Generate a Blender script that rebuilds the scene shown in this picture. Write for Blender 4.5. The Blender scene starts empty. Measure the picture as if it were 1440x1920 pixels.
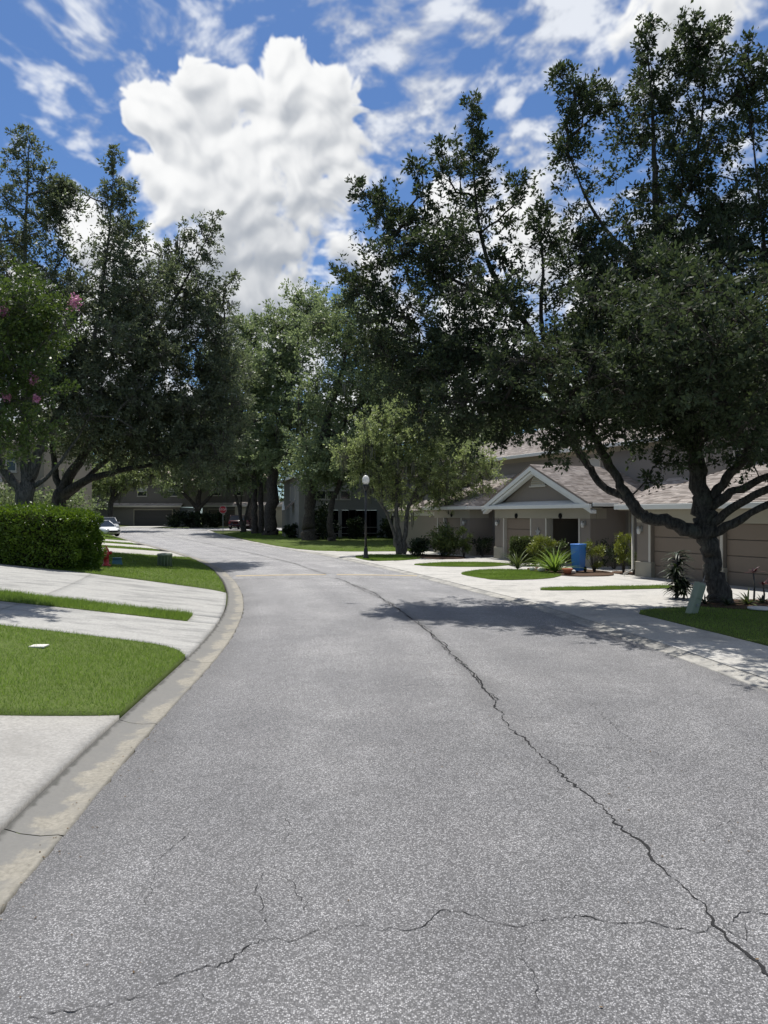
import bpy, bmesh, math, random
import numpy as np
from mathutils import Vector, Matrix

sc = bpy.context.scene
COL = sc.collection
R = math.radians
rng = np.random.default_rng(7)
random.seed(7)

# ------------------------------------------------------------------ camera
CAM_H = 2.3
cam_d = bpy.data.cameras.new("camera")
cam = bpy.data.objects.new("camera", cam_d)
COL.objects.link(cam)
cam.location = (0, 0, CAM_H)
cam.rotation_euler = (R(90), 0, 0)
cam_d.sensor_fit = 'VERTICAL'
cam_d.sensor_height = 36.0
cam_d.lens = 26.0
cam_d.shift_y = 0.0036
cam_d.clip_start = 0.1
cam_d.clip_end = 3000
sc.camera = cam

# ------------------------------------------------------------------ light
SKY_TINT, CLOUD_GAIN = (0.44, 0.59, 0.78), 7.5
SUN_EL, SUN_AZ = R(67), R(-15)          # azimuth measured from +Y (down the street) towards +X
sun_d = bpy.data.lights.new("sun", 'SUN')
sun_d.energy = 4.6
sun_d.angle = R(0.6)
sun_d.color = (1.0, 0.955, 0.89)
sun = bpy.data.objects.new("sun", sun_d)
COL.objects.link(sun)
sdir = Vector((math.cos(SUN_EL) * math.sin(SUN_AZ), math.cos(SUN_EL) * math.cos(SUN_AZ), math.sin(SUN_EL)))
sun.rotation_euler = sdir.to_track_quat('Z', 'Y').to_euler()
sun.location = (0, 20, 60)

sc.view_settings.view_transform = 'Standard'
sc.view_settings.look = 'None'
sc.view_settings.exposure = 0.42
sc.view_settings.gamma = 1.0
sc.view_settings.use_curve_mapping = False
sc.cycles.max_bounces = 5
sc.cycles.diffuse_bounces = 3
sc.cycles.glossy_bounces = 2
sc.cycles.transmission_bounces = 3
sc.cycles.transparent_max_bounces = 6
sc.cycles.caustics_reflective = False
sc.cycles.caustics_refractive = False
sc.cycles.use_denoising = True
try:
    sc.cycles.denoiser = 'OPENIMAGEDENOISE'
except Exception:
    pass


# ------------------------------------------------------------------ node helper
class NT:
    def __init__(s, tree):
        s.t = tree

    def n(s, typ, ins=None, **kw):
        nd = s.t.nodes.new(typ)
        for k, v in kw.items():
            setattr(nd, k, v)
        if ins:
            for k, v in ins.items():
                s.put(nd.inputs[k], v)
        return nd

    def put(s, sock, v):
        if hasattr(v, 'is_linked') or isinstance(v, bpy.types.NodeSocket):
            s.t.links.new(v, sock)
        else:
            sock.default_value = v

    def math(s, op, a, b=0.0, c=None, clamp=False):
        nd = s.t.nodes.new('ShaderNodeMath')
        nd.operation = op
        nd.use_clamp = clamp
        s.put(nd.inputs[0], a)
        s.put(nd.inputs[1], b)
        if c is not None:
            s.put(nd.inputs[2], c)
        return nd.outputs[0]

    def vmath(s, op, a, b=None, out=0, scale=None):
        nd = s.t.nodes.new('ShaderNodeVectorMath')
        nd.operation = op
        s.put(nd.inputs[0], a)
        if b is not None:
            s.put(nd.inputs[1], b)
        if scale is not None:
            s.put(nd.inputs['Scale'], scale)
        return nd.outputs[out]

    def smooth(s, x, a, b, lo=0.0, hi=1.0):
        nd = s.t.nodes.new('ShaderNodeMapRange')
        nd.interpolation_type = 'SMOOTHSTEP'
        s.put(nd.inputs[0], x)
        nd.inputs[1].default_value = a
        nd.inputs[2].default_value = b
        nd.inputs[3].default_value = lo
        nd.inputs[4].default_value = hi
        return nd.outputs[0]

    def lin(s, x, a, b, lo=0.0, hi=1.0):
        nd = s.t.nodes.new('ShaderNodeMapRange')
        s.put(nd.inputs[0], x)
        nd.inputs[1].default_value = a
        nd.inputs[2].default_value = b
        nd.inputs[3].default_value = lo
        nd.inputs[4].default_value = hi
        return nd.outputs[0]

    def mix(s, f, a, b, blend='MIX'):
        nd = s.t.nodes.new('ShaderNodeMix')
        nd.data_type = 'RGBA'
        nd.blend_type = blend
        s.put(nd.inputs[0], f)
        s.put(nd.inputs[6], a if not isinstance(a, tuple) else (*a[:3], 1))
        s.put(nd.inputs[7], b if not isinstance(b, tuple) else (*b[:3], 1))
        return nd.outputs[2]

    def noise(s, vec, scale, detail=2.0, rough=0.5, out=0, dist=0.0):
        nd = s.t.nodes.new('ShaderNodeTexNoise')
        if vec is not None:
            s.put(nd.inputs['Vector'], vec)
        s.put(nd.inputs['Scale'], scale)
        nd.inputs['Detail'].default_value = detail
        nd.inputs['Roughness'].default_value = rough
        nd.inputs['Distortion'].default_value = dist
        return nd.outputs[out]


# ------------------------------------------------------------------ world: Nishita sky with a procedurally grown cloud map
world = bpy.data.worlds.new("World")
sc.world = world
world.use_nodes = True
wt = world.node_tree
wt.nodes.clear()
W = NT(wt)


def sky_dir(px, py):
    v = np.array([(px - 720) / 1386.7, 1.0, (967 - py) / 1386.7])
    return v / np.linalg.norm(v)


_PERM = np.random.default_rng(42).random(4096).astype(np.float32)


def vnoise(P, sc_, seed=0):
    """value noise of 3-D points, 0..1"""
    Q = P * sc_ + np.float32(seed * 17.31 + 100)
    I = np.floor(Q).astype(np.int32)
    f = (Q - I).astype(np.float32)
    f = f * f * f * (f * (f * 6 - 15) + 10)
    X, Y, Zz = I[..., 0] * 73, I[..., 1] * 179, I[..., 2] * 283

    def h(a, b, c):
        k = (X + a * 73) ^ ((Y + b * 179) * 3) ^ ((Zz + c * 283) * 7)
        k = (k * 1103515245 + 12345) >> 7
        return _PERM[k & 4095]
    x, y, z = f[..., 0], f[..., 1], f[..., 2]
    a = h(0, 0, 0) * (1 - x) + h(1, 0, 0) * x
    b_ = h(0, 1, 0) * (1 - x) + h(1, 1, 0) * x
    a = a * (1 - y) + b_ * y
    c = h(0, 0, 1) * (1 - x) + h(1, 0, 1) * x
    d = h(0, 1, 1) * (1 - x) + h(1, 1, 1) * x
    c = c * (1 - y) + d * y
    return a * (1 - z) + c * z


def fbm(P, sc_, oct_, gain=0.5, seed=0, billow=False):
    t, amp, tot = 0, 1.0, 0
    for o in range(oct_):
        n = vnoise(P, sc_ * 2.03 ** o, seed + o)
        t = t + amp * (np.abs(2 * n - 1) if billow else n)
        tot += amp
        amp *= gain
    return t / tot


def worley(P, sc_, seed=0):
    """distance to the nearest jittered cell point"""
    Q = P * sc_ + np.float32(seed * 9.7 + 60)
    I = np.floor(Q).astype(np.int32)
    f = (Q - I).astype(np.float32)
    best = np.full(Q.shape[:-1], 9.0, np.float32)
    for a in (-1, 0, 1):
        for b_ in (-1, 0, 1):
            for c in (-1, 0, 1):
                k = ((I[..., 0] + a) * 73) ^ ((I[..., 1] + b_) * 537) ^ ((I[..., 2] + c) * 1981)
                k = ((k * 1103515245 + 12345) >> 7) & 4095
                d = (a + _PERM[k] - f[..., 0]) ** 2 + (b_ + _PERM[(k * 7 + 13) & 4095] - f[..., 1]) ** 2 + (c + _PERM[(k * 31 + 57) & 4095] - f[..., 2]) ** 2
                best = np.minimum(best, d)
    return np.sqrt(best)


def sstep(x, a, b):
    t = np.clip((x - a) / (b - a), 0, 1)
    return t * t * (3 - 2 * t)


CUMULUS = [(522, 128, 46), (535, 190, 66), (600, 200, 60), (380, 175, 52), (458, 185, 44), (400, 230, 75), (282, 205, 48), (250, 230, 36), (500, 300, 120),
           (390, 280, 105), (300, 240, 62), (615, 270, 66), (330, 360, 92), (440, 380, 120), (560, 350, 90), (500, 470, 105),
           (400, 470, 90), (290, 340, 55), (560, 430, 50), (655, 290, 60), (450, 570, 100), (540, 560, 80), (340, 560, 90), (640, 330, 44),
           (150, 430, 60), (215, 470, 60), (285, 470, 50), (640, 475, 46), (690, 520, 46), (830, 370, 55), (905, 345, 50), (975, 385, 55),
           (860, 430, 80), (1250, 30, 80), (1330, 0, 75), (1185, 70, 46), (1010, 470, 80), (1250, 500, 80),
           (1110, 580, 90), (720, 610, 80), (200, 640, 120), (40, 600, 80), (520, 680, 120), (900, 640, 120), (1250, 660, 120), (100, 760, 90), (330, 780, 90), (640, 790, 100), (860, 760, 90), (1080, 780, 100), (1350, 780, 100)]
PUFFS = [(sky_dir(a, b), c / 1386.7) for a, b, c in CUMULUS]
# fair-weather cumulus goes on round the unseen sky, thickened to brighten the shadows
_r = random.Random(5)
for k in range(34):
    az = R(40 + k * 8.5 + _r.uniform(-5, 5))
    el = R(_r.choice((16, 28, 40, 52, 64)) + _r.uniform(-5, 5))
    c = np.array([math.sin(az) * math.cos(el), math.cos(az) * math.cos(el), math.sin(el)])
    for j in range(5):
        o = c + np.array([_r.uniform(-1, 1), _r.uniform(-1, 1), _r.uniform(-.5, .5)]) * .1
        PUFFS.append((o / np.linalg.norm(o), _r.uniform(.06, .13)))
# thin broken sheets: direction, radius, strength
WISPS = [(230, 105, 130, .68), (360, 120, 140, .55), (200, 160, 70, .6), (620, 30, 70, 1.2), (740, 60, 150, 1.05), (770, 170, 150, 1.05), (700, 250, 130, 1.0), (890, 70, 95, 1.0), (1060, 50, 110, 1.0), (950, 290, 130, 1.05), (860, 270, 100, .95), (1000, 360, 130, 1.0), (1290, 110, 150, .95), (680, 360, 120, .8), (195, 262, 44, .9), (1120, 250, 70, .6), (600, 420, 120, .7), (1330, 420, 180, .9)]
for k in range(16):
    az = R(38 + k * 19)
    el = R(_r.uniform(14, 60))
    WISPS.append((np.array([math.sin(az) * math.cos(el), math.cos(az) * math.cos(el), math.sin(el)]), _r.uniform(90, 220), _r.uniform(.6, 1.0)))


def blur(a, k):
    for _ in range(2):
        for ax in (0, 1):
            p = np.pad(a, [(k, k) if q == ax else (0, 0) for q in (0, 1)], mode='edge')
            c = np.cumsum(p, axis=ax, dtype=np.float64)
            c = np.concatenate([np.zeros_like(np.take(c, [0], ax)), c], ax)
            n = a.shape[ax]
            a = (np.take(c, np.arange(2 * k + 1, 2 * k + 1 + n), ax) - np.take(c, np.arange(n), ax)).astype(np.float32) / (2 * k + 1)
    return a


def cloud_patch(az0, az1, el0, el1, na, ne):
    """rgba (ne, na): cloud light and cover on an azimuth / elevation grid, row 0 lowest"""
    az = np.linspace(az0, az1, na, dtype=np.float32)[None, :]
    el = np.linspace(el0, el1, ne, dtype=np.float32)[:, None]
    D = np.stack([np.sin(az) * np.cos(el), np.cos(az) * np.cos(el), np.sin(el) + 0 * az], -1).astype(np.float32)
    wv = np.stack([fbm(D, 9.0, 3, .5, 40 + q) - .5 for q in range(3)], -1)
    Wp = D + wv * np.float32(0.05)
    W2 = (Wp * Wp).sum(-1)
    F = np.full((ne, na), -3.0, np.float32)
    for c, r in PUFFS:
        d = np.sqrt(np.maximum(W2 + 1 - 2 * (Wp @ c.astype(np.float32)), 0))
        f = 1 - d / np.float32(r)
        k = .16
        hh = np.clip(.5 + .5 * (F - f) / k, 0, 1)
        F = f * (1 - hh) + F * hh + k * hh * (1 - hh)
    F = np.minimum(F, .8)
    D2 = D + (wv * np.float32(.5) + np.stack([fbm(D, 40.0, 2, .5, 90 + q) - .5 for q in range(3)], -1) * np.float32(.007)).astype(np.float32)
    w1, w2, w3 = worley(D2, 13.0, 1), worley(D2, 30.0, 2), worley(D2, 66.0, 3)
    low = fbm(Wp, 10.0, 3, .5, 3) - .5
    fine = fbm(D, 55.0, 5, .58, 23) - .5
    rag = sstep(fbm(D, 7.0, 2, .5, 33), .36, .6)
    H = F + .42 * (.5 - w1) + .3 * (.5 - w2) + .16 * (.5 - w3) + .5 * low + fine * (.13 + .55 * rag)
    alpha = sstep(H, -.02, .13 + .4 * rag)
    # light: a bulging body lit from above and behind, dimmed by the cloud that lies above it
    body = np.clip(F + .42 * (.5 - w1) + .5 * low + .22 * (.5 - w2), 0, 1.2)
    hgt = blur(.085 * np.sqrt(body) + .016 * (.5 - w1) + .009 * (.5 - w2), max(2, ne // 130))
    de = (el1 - el0) / (ne - 1)
    da = (az1 - az0) / (na - 1)
    gy = np.clip(np.gradient(hgt, de, axis=0), -2.5, 2.5)
    gx = np.clip(np.gradient(hgt, da, axis=1) / np.maximum(np.cos(el), .2), -2.5, 2.5)
    nl = (-gy * .9 + gx * .35 + .3) / np.sqrt(1 + gy * gy + gx * gx)
    dens = np.clip(H, 0, 1)
    acc = np.zeros(na, np.float32)
    shade = np.zeros_like(H)
    dec = math.exp(-de / .13)
    for j in range(ne - 1, -1, -1):
        shade[j] = acc
        acc = acc * dec + dens[j] * de
    shade = blur(shade, max(2, ne // 90))
    broad = fbm(Wp, 8.0, 4, .55, 55) - .5
    lit = .54 + .31 * np.clip(nl, -.7, 1.0) - 4.6 * np.clip(shade - .012, 0, 1) + 1.0 * broad + .22 * fine + .14 * (.45 - w2) + .16 * (1 - sstep(H, .05, .35))
    lit = np.clip(lit, 0, 1)
    lo, hi = np.array([.40, .435, .49]), np.array([.97, .975, .975])
    col = lo + (hi - lo) * sstep(lit, -.08, .95)[..., None]
    # thin sheets far above
    zc = np.maximum(D[..., 2], .08)
    C = np.stack([D[..., 0] / zc, D[..., 1] / zc, 0 * zc], -1).astype(np.float32)
    cw = np.stack([fbm(C, 2.4, 3, .5, 70 + q) - .5 for q in range(2)] + [0 * zc], -1).astype(np.float32)
    wn = fbm(C * np.array([1, .8, 1], np.float32) + cw * .16, 13.0, 5, .6, 80)
    wm = np.full((ne, na), -1.0, np.float32)
    for w_ in WISPS:
        c, rad, st = (sky_dir(w_[0], w_[1]), w_[2], w_[3]) if len(w_) == 4 else w_
        d = np.sqrt(np.maximum(W2 + 1 - 2 * (Wp @ c.astype(np.float32)), 0))
        wm = np.maximum(wm, st * (1 - d * 1386.7 / rad * .8))
    wa = sstep(wm * .62 + (wn - .535) * 2.2, -.02, .85) * .8 * sstep(D[..., 2], .1, .2)
    wl = .7 + .28 * sstep(wn, .45, .72)
    wc = np.stack([wl * .98, wl, wl * 1.02], -1)
    a = alpha + wa * (1 - alpha)
    col = (col * alpha[..., None] + wc * (wa * (1 - alpha))[..., None]) / np.maximum(a, 1e-4)[..., None]
    hor = sstep(D[..., 2], -.01, .05)
    return np.concatenate([col, (a * hor)[..., None]], -1).astype(np.float32)


def bilerp(img, yy, xx):
    y0 = np.clip(np.floor(yy).astype(int), 0, img.shape[0] - 2)
    x0 = np.clip(np.floor(xx).astype(int), 0, img.shape[1] - 2)
    fy, fx = (yy - y0)[..., None], (xx - x0)[..., None]
    return (img[y0, x0] * (1 - fx) + img[y0, x0 + 1] * fx) * (1 - fy) + (img[y0 + 1, x0] * (1 - fx) + img[y0 + 1, x0 + 1] * fx) * fy


EW, EH = 5120, 2560
lowp = cloud_patch(-math.pi, math.pi, R(-2), R(90), 1200, 310)
A0, A1, E0, E1 = R(-36), R(36), R(-1), R(46)
hip = cloud_patch(A0, A1, E0, E1, 1100, 740)
full = np.zeros((EH, EW, 4), np.float32)
uu = (np.arange(EW) + .5) / EW
azs = (math.pi / 2 - (0.5 - uu) * 2 * math.pi)           # u = 0.5 - atan2(y, x) / 2 pi; azimuth measured from +Y towards +X
azs = (azs + math.pi) % (2 * math.pi) - math.pi
els = ((np.arange(EH) + .5) / EH - .5) * math.pi
jr = np.where(els > R(-2))[0]
AZ, EL = np.meshgrid(azs, els[jr])
full[jr] = bilerp(lowp, (EL - R(-2)) / R(92) * 309, (AZ + math.pi) / (2 * math.pi) * 1199)
j2 = np.where((els > E0) & (els < E1))[0]
i2 = np.where((azs > A0) & (azs < A1))[0]
AZ, EL = np.meshgrid(azs[i2], els[j2])
hi_ = bilerp(hip, (EL - E0) / (E1 - E0) * 739, (AZ - A0) / (A1 - A0) * 1099)
fe = np.clip(np.minimum(np.minimum(AZ - A0, A1 - AZ), E1 - EL) / R(4), 0, 1)[..., None]
full[np.ix_(j2, i2)] = hi_ * fe + full[np.ix_(j2, i2)] * (1 - fe)
cim = bpy.data.images.new('cloud_map', EW, EH, alpha=True, float_buffer=True)
cim.colorspace_settings.name = 'Non-Color'
cim.alpha_mode = 'CHANNEL_PACKED'
cim.pixels.foreach_set(full.ravel())
cim.update()
del full, lowp, hip, hi_

sky = W.n('ShaderNodeTexSky', sky_type='NISHITA')
sky.sun_disc = False
sky.sun_elevation = SUN_EL
sky.sun_rotation = SUN_AZ
sky.altitude = 10
sky.air_density = 1.0
sky.dust_density = 0.4
sky.ozone_density = 2.2
gdir = W.n('ShaderNodeTexCoord').outputs['Generated']
sp3 = W.n('ShaderNodeSeparateXYZ', {0: W.vmath('NORMALIZE', gdir)})
eu = W.math('MULTIPLY_ADD', W.math('ARCTAN2', sp3.outputs[1], sp3.outputs[0]), -0.5 / math.pi, 0.5)
ev = W.math('MULTIPLY_ADD', W.math('ARCSINE', sp3.outputs[2]), 1.0 / math.pi, 0.5)
env = W.n('ShaderNodeTexImage', {0: W.n('ShaderNodeCombineXYZ', {0: eu, 1: ev}).outputs[0]})
env.image = cim
env.interpolation = 'Cubic'
base = W.mix(1.0, sky.outputs[0], SKY_TINT, 'MULTIPLY')
cloud = W.mix(1.0, env.outputs[0], (CLOUD_GAIN, CLOUD_GAIN, CLOUD_GAIN), 'MULTIPLY')
bg = W.n('ShaderNodeBackground', {0: W.mix(env.outputs[1], base, cloud), 1: 0.1})
wo = W.n('ShaderNodeOutputWorld', {0: bg.outputs[0]})


# ------------------------------------------------------------------ mesh helpers
def link(o, parent=None):
    COL.objects.link(o)
    if parent is not None:
        o.parent = parent
    return o


def tag(o, label=None, cat=None, group=None, kind=None):
    if label:
        o['label'] = label
    if cat:
        o['category'] = cat
    if group:
        o['group'] = group
    if kind:
        o['kind'] = kind
    return o


def empty(name, loc=(0, 0, 0), rz=0.0, label=None, cat=None, group=None, kind=None):
    o = bpy.data.objects.new(name, None)
    o.empty_display_size = 0.2
    o.location = loc
    o.rotation_euler = (0, 0, rz)
    link(o)
    return tag(o, label, cat, group, kind)


def mesh_np(name, co, faces_n, mat, parent=None, attr=None, smooth=False, kind=None):
    """co: (N,3); faces_n: (M,k) array with one face size."""
    me = bpy.data.meshes.new(name)
    co = np.asarray(co, dtype=np.float32)
    fa = np.asarray(faces_n, dtype=np.int32)
    m, k = fa.shape
    me.vertices.add(len(co))
    me.vertices.foreach_set('co', co.ravel())
    me.loops.add(m * k)
    me.loops.foreach_set('vertex_index', fa.ravel())
    me.polygons.add(m)
    me.polygons.foreach_set('loop_start', np.arange(0, m * k, k, dtype=np.int32))
    me.polygons.foreach_set('loop_total', np.full(m, k, dtype=np.int32))
    if smooth:
        me.polygons.foreach_set('use_smooth', np.ones(m, dtype=bool))
    if attr:
        for an, av in attr.items():
            a = me.attributes.new(an, 'FLOAT', 'POINT')
            a.data.foreach_set('value', np.asarray(av, dtype=np.float32))
    me.update(calc_edges=True)
    me.materials.append(mat)
    o = bpy.data.objects.new(name, me)
    link(o, parent)
    if kind:
        o['kind'] = kind
    return o


class MB:
    def __init__(s):
        s.v = []
        s.f = []
        s.sm = []

    def add(s, vs, fs, smooth=False):
        n = len(s.v)
        s.v.extend([tuple(p) for p in vs])
        s.f.extend([tuple(i + n for i in f) for f in fs])
        s.sm.extend([smooth] * len(fs))
        return s

    def box(s, x0, x1, y0, y1, z0, z1):
        vs = [(x, y, z) for z in (z0, z1) for y in (y0, y1) for x in (x0, x1)]
        return s.add(vs, [(0, 2, 3, 1), (4, 5, 7, 6), (0, 1, 5, 4), (2, 6, 7, 3), (0, 4, 6, 2), (1, 3, 7, 5)])

    def bbox(s, x0, x1, y0, y1, z0, z1, b=0.02):
        """box with chamfered edges"""
        bm = bmesh.new()
        bmesh.ops.create_cube(bm, size=1.0)
        bmesh.ops.scale(bm, vec=(x1 - x0, y1 - y0, z1 - z0), verts=bm.verts)
        bmesh.ops.translate(bm, vec=((x0 + x1) / 2, (y0 + y1) / 2, (z0 + z1) / 2), verts=bm.verts)
        bmesh.ops.bevel(bm, geom=list(bm.edges), offset=b, segments=2, profile=0.5, affect='EDGES')
        bm.verts.index_update()
        s.add([v.co for v in bm.verts], [tuple(v.index for v in f.verts) for f in bm.faces])
        bm.free()
        return s

    def prism(s, poly, off):
        """poly: 3-D points of a planar polygon; off: extrusion vector"""
        n = len(poly)
        o = Vector(off)
        vs = [Vector(p) for p in poly] + [Vector(p) + o for p in poly]
        fs = [tuple(range(n))[::-1], tuple(range(n, 2 * n))]
        fs += [(i, (i + 1) % n, n + (i + 1) % n, n + i) for i in range(n)]
        return s.add(vs, fs)

    def tube(s, pts, rad, n=8, caps=True, smooth=True):
        pts = [Vector(p) for p in pts]
        if not hasattr(rad, '__len__'):
            rad = [rad] * len(pts)
        vs = []
        ref = None
        for i, p in enumerate(pts):
            a = pts[max(i - 1, 0)]
            b = pts[min(i + 1, len(pts) - 1)]
            t = (b - a).normalized()
            if ref is None:
                ref = Vector((1, 0, 0)) if abs(t.x) < 0.8 else Vector((0, 1, 0))
            ref = (ref - t * ref.dot(t)).normalized()
            q = t.cross(ref)
            for k in range(n):
                an = 2 * math.pi * k / n
                vs.append(p + (ref * math.cos(an) + q * math.sin(an)) * rad[i])
        fs = []
        for i in range(len(pts) - 1):
            for k in range(n):
                fs.append((i * n + k, i * n + (k + 1) % n, (i + 1) * n + (k + 1) % n, (i + 1) * n + k))
        s.add(vs, fs, smooth)
        if caps:
            m = len(s.v) - len(vs)
            s.f.append(tuple(m + k for k in range(n))[::-1])
            s.f.append(tuple(m + (len(pts) - 1) * n + k for k in range(n)))
            s.sm += [False, False]
        return s

    def lathe(s, prof, cx=0, cy=0, n=16, smooth=True, axis='z', o=(0, 0, 0)):
        vs = []
        for r, z in prof:
            for k in range(n):
                a = 2 * math.pi * k / n
                if axis == 'z':
                    vs.append((cx + r * math.cos(a), cy + r * math.sin(a), z))
                elif axis == 'x':
                    vs.append((o[0] + z, o[1] + r * math.cos(a), o[2] + r * math.sin(a)))
                else:
                    vs.append((o[0] + r * math.cos(a), o[1] + z, o[2] + r * math.sin(a)))
        fs = []
        for i in range(len(prof) - 1):
            for k in range(n):
                fs.append((i * n + k, i * n + (k + 1) % n, (i + 1) * n + (k + 1) % n, (i + 1) * n + k))
        fs.append(tuple(range(n))[::-1])
        fs.append(tuple((len(prof) - 1) * n + k for k in range(n)))
        s.add(vs, fs, smooth)
        s.sm[-1] = s.sm[-2] = False
        return s

    def build(s, name, mat, parent=None, kind=None, label=None):
        me = bpy.data.meshes.new(name)
        me.from_pydata(s.v, [], s.f)
        me.polygons.foreach_set('use_smooth', s.sm)
        me.update()
        me.materials.append(mat)
        o = bpy.data.objects.new(name, me)
        link(o, parent)
        if kind:
            o['kind'] = kind
        if label:
            o['label'] = label
        return o


def copy_tree(o, parent=None):
    c = o.copy()
    link(c)
    c.parent = parent
    for ch in list(o.children):
        copy_tree(ch, c)
    return c


# ------------------------------------------------------------------ materials
MATS = {}


def mat(name):
    m = bpy.data.materials.new(name)
    m.use_nodes = True
    m.node_tree.nodes.clear()
    MATS[name] = m
    return m, NT(m.node_tree)


def out(T, sh, disp=None):
    o = T.n('ShaderNodeOutputMaterial', {0: sh})


def pbsdf(T, col, rough=0.7, spec=0.35, normal=None, metal=0.0):
    nd = T.n('ShaderNodeBsdfPrincipled')
    T.put(nd.inputs['Base Color'], col if not isinstance(col, tuple) else (*col[:3], 1))
    T.put(nd.inputs['Roughness'], rough)
    T.put(nd.inputs['Metallic'], metal)
    T.put(nd.inputs['Specular IOR Level'], spec)
    if normal is not None:
        T.put(nd.inputs['Normal'], normal)
    return nd.outputs[0]


def bump(T, h, dist=0.01, strength=0.6):
    nd = T.n('ShaderNodeBump', {'Height': h})
    nd.inputs['Distance'].default_value = dist
    nd.inputs['Strength'].default_value = strength
    return nd.outputs[0]


def pos(T):
    return T.n('ShaderNodeNewGeometry').outputs['Position']


def obj_rand(T):
    return T.n('ShaderNodeObjectInfo').outputs['Random']


def simple(name, col, rough=0.6, spec=0.35, var=0.15, scale=6.0, bstr=0.0, bscale=60.0, metal=0.0, grime=0.0):
    m, T = mat(name)
    p = T.n('ShaderNodeTexCoord').outputs['Object']
    n1 = T.noise(p, scale, 4.0, 0.6)
    c = T.mix(n1, tuple(x * (1 - var) for x in col), tuple(min(1, x * (1 + var)) for x in col))
    if grime:
        g = T.smooth(T.noise(p, scale * 0.35, 5.0, 0.65), 0.5, 0.75)
        c = T.mix(T.math('MULTIPLY', g, grime), c, (0.07, 0.06, 0.05))
    nr = bump(T, T.noise(p, bscale, 3.0, 0.6), 0.004, bstr) if bstr else None
    out(T, pbsdf(T, c, rough, spec, nr, metal))
    return m


def leaf_mat(name, dark, light, trans=(0.1, 0.16, 0.03), tw=0.28, rough=0.45, spec=0.35):
    m, T = mat(name)
    a = T.n('ShaderNodeAttribute', attribute_name='tint').outputs['Fac']
    c = T.mix(a, dark, light)
    d = pbsdf(T, c, rough, spec)
    tr = T.n('ShaderNodeBsdfTranslucent', {0: T.mix(a, tuple(x * 0.6 for x in trans), trans)})
    mx = T.n('ShaderNodeMixShader', {0: tw, 1: d, 2: tr.outputs[0]})
    out(T, mx.outputs[0])
    return m


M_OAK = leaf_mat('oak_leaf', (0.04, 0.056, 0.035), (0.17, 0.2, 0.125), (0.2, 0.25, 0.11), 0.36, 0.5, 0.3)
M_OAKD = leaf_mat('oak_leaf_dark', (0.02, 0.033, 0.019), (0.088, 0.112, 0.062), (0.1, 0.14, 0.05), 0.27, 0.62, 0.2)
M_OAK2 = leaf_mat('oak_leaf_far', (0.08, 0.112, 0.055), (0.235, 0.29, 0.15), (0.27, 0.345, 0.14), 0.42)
M_LIGHT = leaf_mat('pale_leaf', (0.13, 0.17, 0.065), (0.36, 0.42, 0.19), (0.37, 0.45, 0.16), 0.45)
M_MYRTLE = leaf_mat('myrtle_leaf', (0.035, 0.065, 0.018), (0.13, 0.19, 0.05), (0.13, 0.2, 0.03), 0.3)
M_HEDGE = leaf_mat('hedge_leaf', (0.032, 0.07, 0.012), (0.17, 0.27, 0.03), (0.18, 0.29, 0.02), 0.3)
M_GRASS = leaf_mat('grass_blade', (0.065, 0.125, 0.018), (0.235, 0.345, 0.07), (0.25, 0.38, 0.055), 0.42, 0.5, 0.25)
M_SHRUB = leaf_mat('shrub_leaf', (0.04, 0.065, 0.02), (0.13, 0.17, 0.05), (0.12, 0.16, 0.03), 0.25)
M_YELLOW = leaf_mat('yellow_shrub_leaf', (0.09, 0.13, 0.02), (0.3, 0.33, 0.06), (0.25, 0.28, 0.04), 0.3)
M_DARKLEAF = leaf_mat('dark_leaf', (0.01, 0.02, 0.008), (0.035, 0.055, 0.02), (0.03, 0.05, 0.01), 0.15)
M_RED = leaf_mat('red_leaf', (0.05, 0.01, 0.014), (0.16, 0.035, 0.045), (0.15, 0.03, 0.03), 0.25)
M_PINK = leaf_mat('pink_petal', (0.42, 0.14, 0.27), (0.7, 0.36, 0.5), (0.6, 0.25, 0.4), 0.3)
M_MOSS = leaf_mat('hanging_moss', (0.085, 0.09, 0.065), (0.2, 0.21, 0.16), (0.12, 0.12, 0.09), 0.25, 0.9, 0.1)


def bark(name, dark, light):
    m, T = mat(name)
    p = T.n('ShaderNodeTexCoord').outputs['Object']
    mp = T.n('ShaderNodeMapping', {0: p})
    mp.inputs['Scale'].default_value = (1, 1, 0.28)
    n1 = T.noise(mp.outputs[0], 16.0, 5.0, 0.65)
    n2 = T.noise(p, 2.2, 3.0, 0.6)
    c = T.mix(T.smooth(n1, 0.3, 0.72), dark, light)
    c = T.mix(T.smooth(n2, 0.52, 0.75, 0.0, 0.45), c, (0.16, 0.17, 0.13))
    vo = T.n('ShaderNodeTexVoronoi', {'Vector': mp.outputs[0], 'Scale': 26.0}, feature='DISTANCE_TO_EDGE')
    h = T.math('ADD', n1, T.math('MULTIPLY', T.smooth(vo.outputs['Distance'], 0.0, 0.12), 0.5))
    out(T, pbsdf(T, c, 0.9, 0.15, bump(T, h, 0.03, 0.9)))
    return m


M_BARK = bark('oak_bark', (0.035, 0.031, 0.027), (0.115, 0.103, 0.09))
M_BARK2 = bark('grey_bark', (0.06, 0.058, 0.052), (0.2, 0.19, 0.165))

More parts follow.
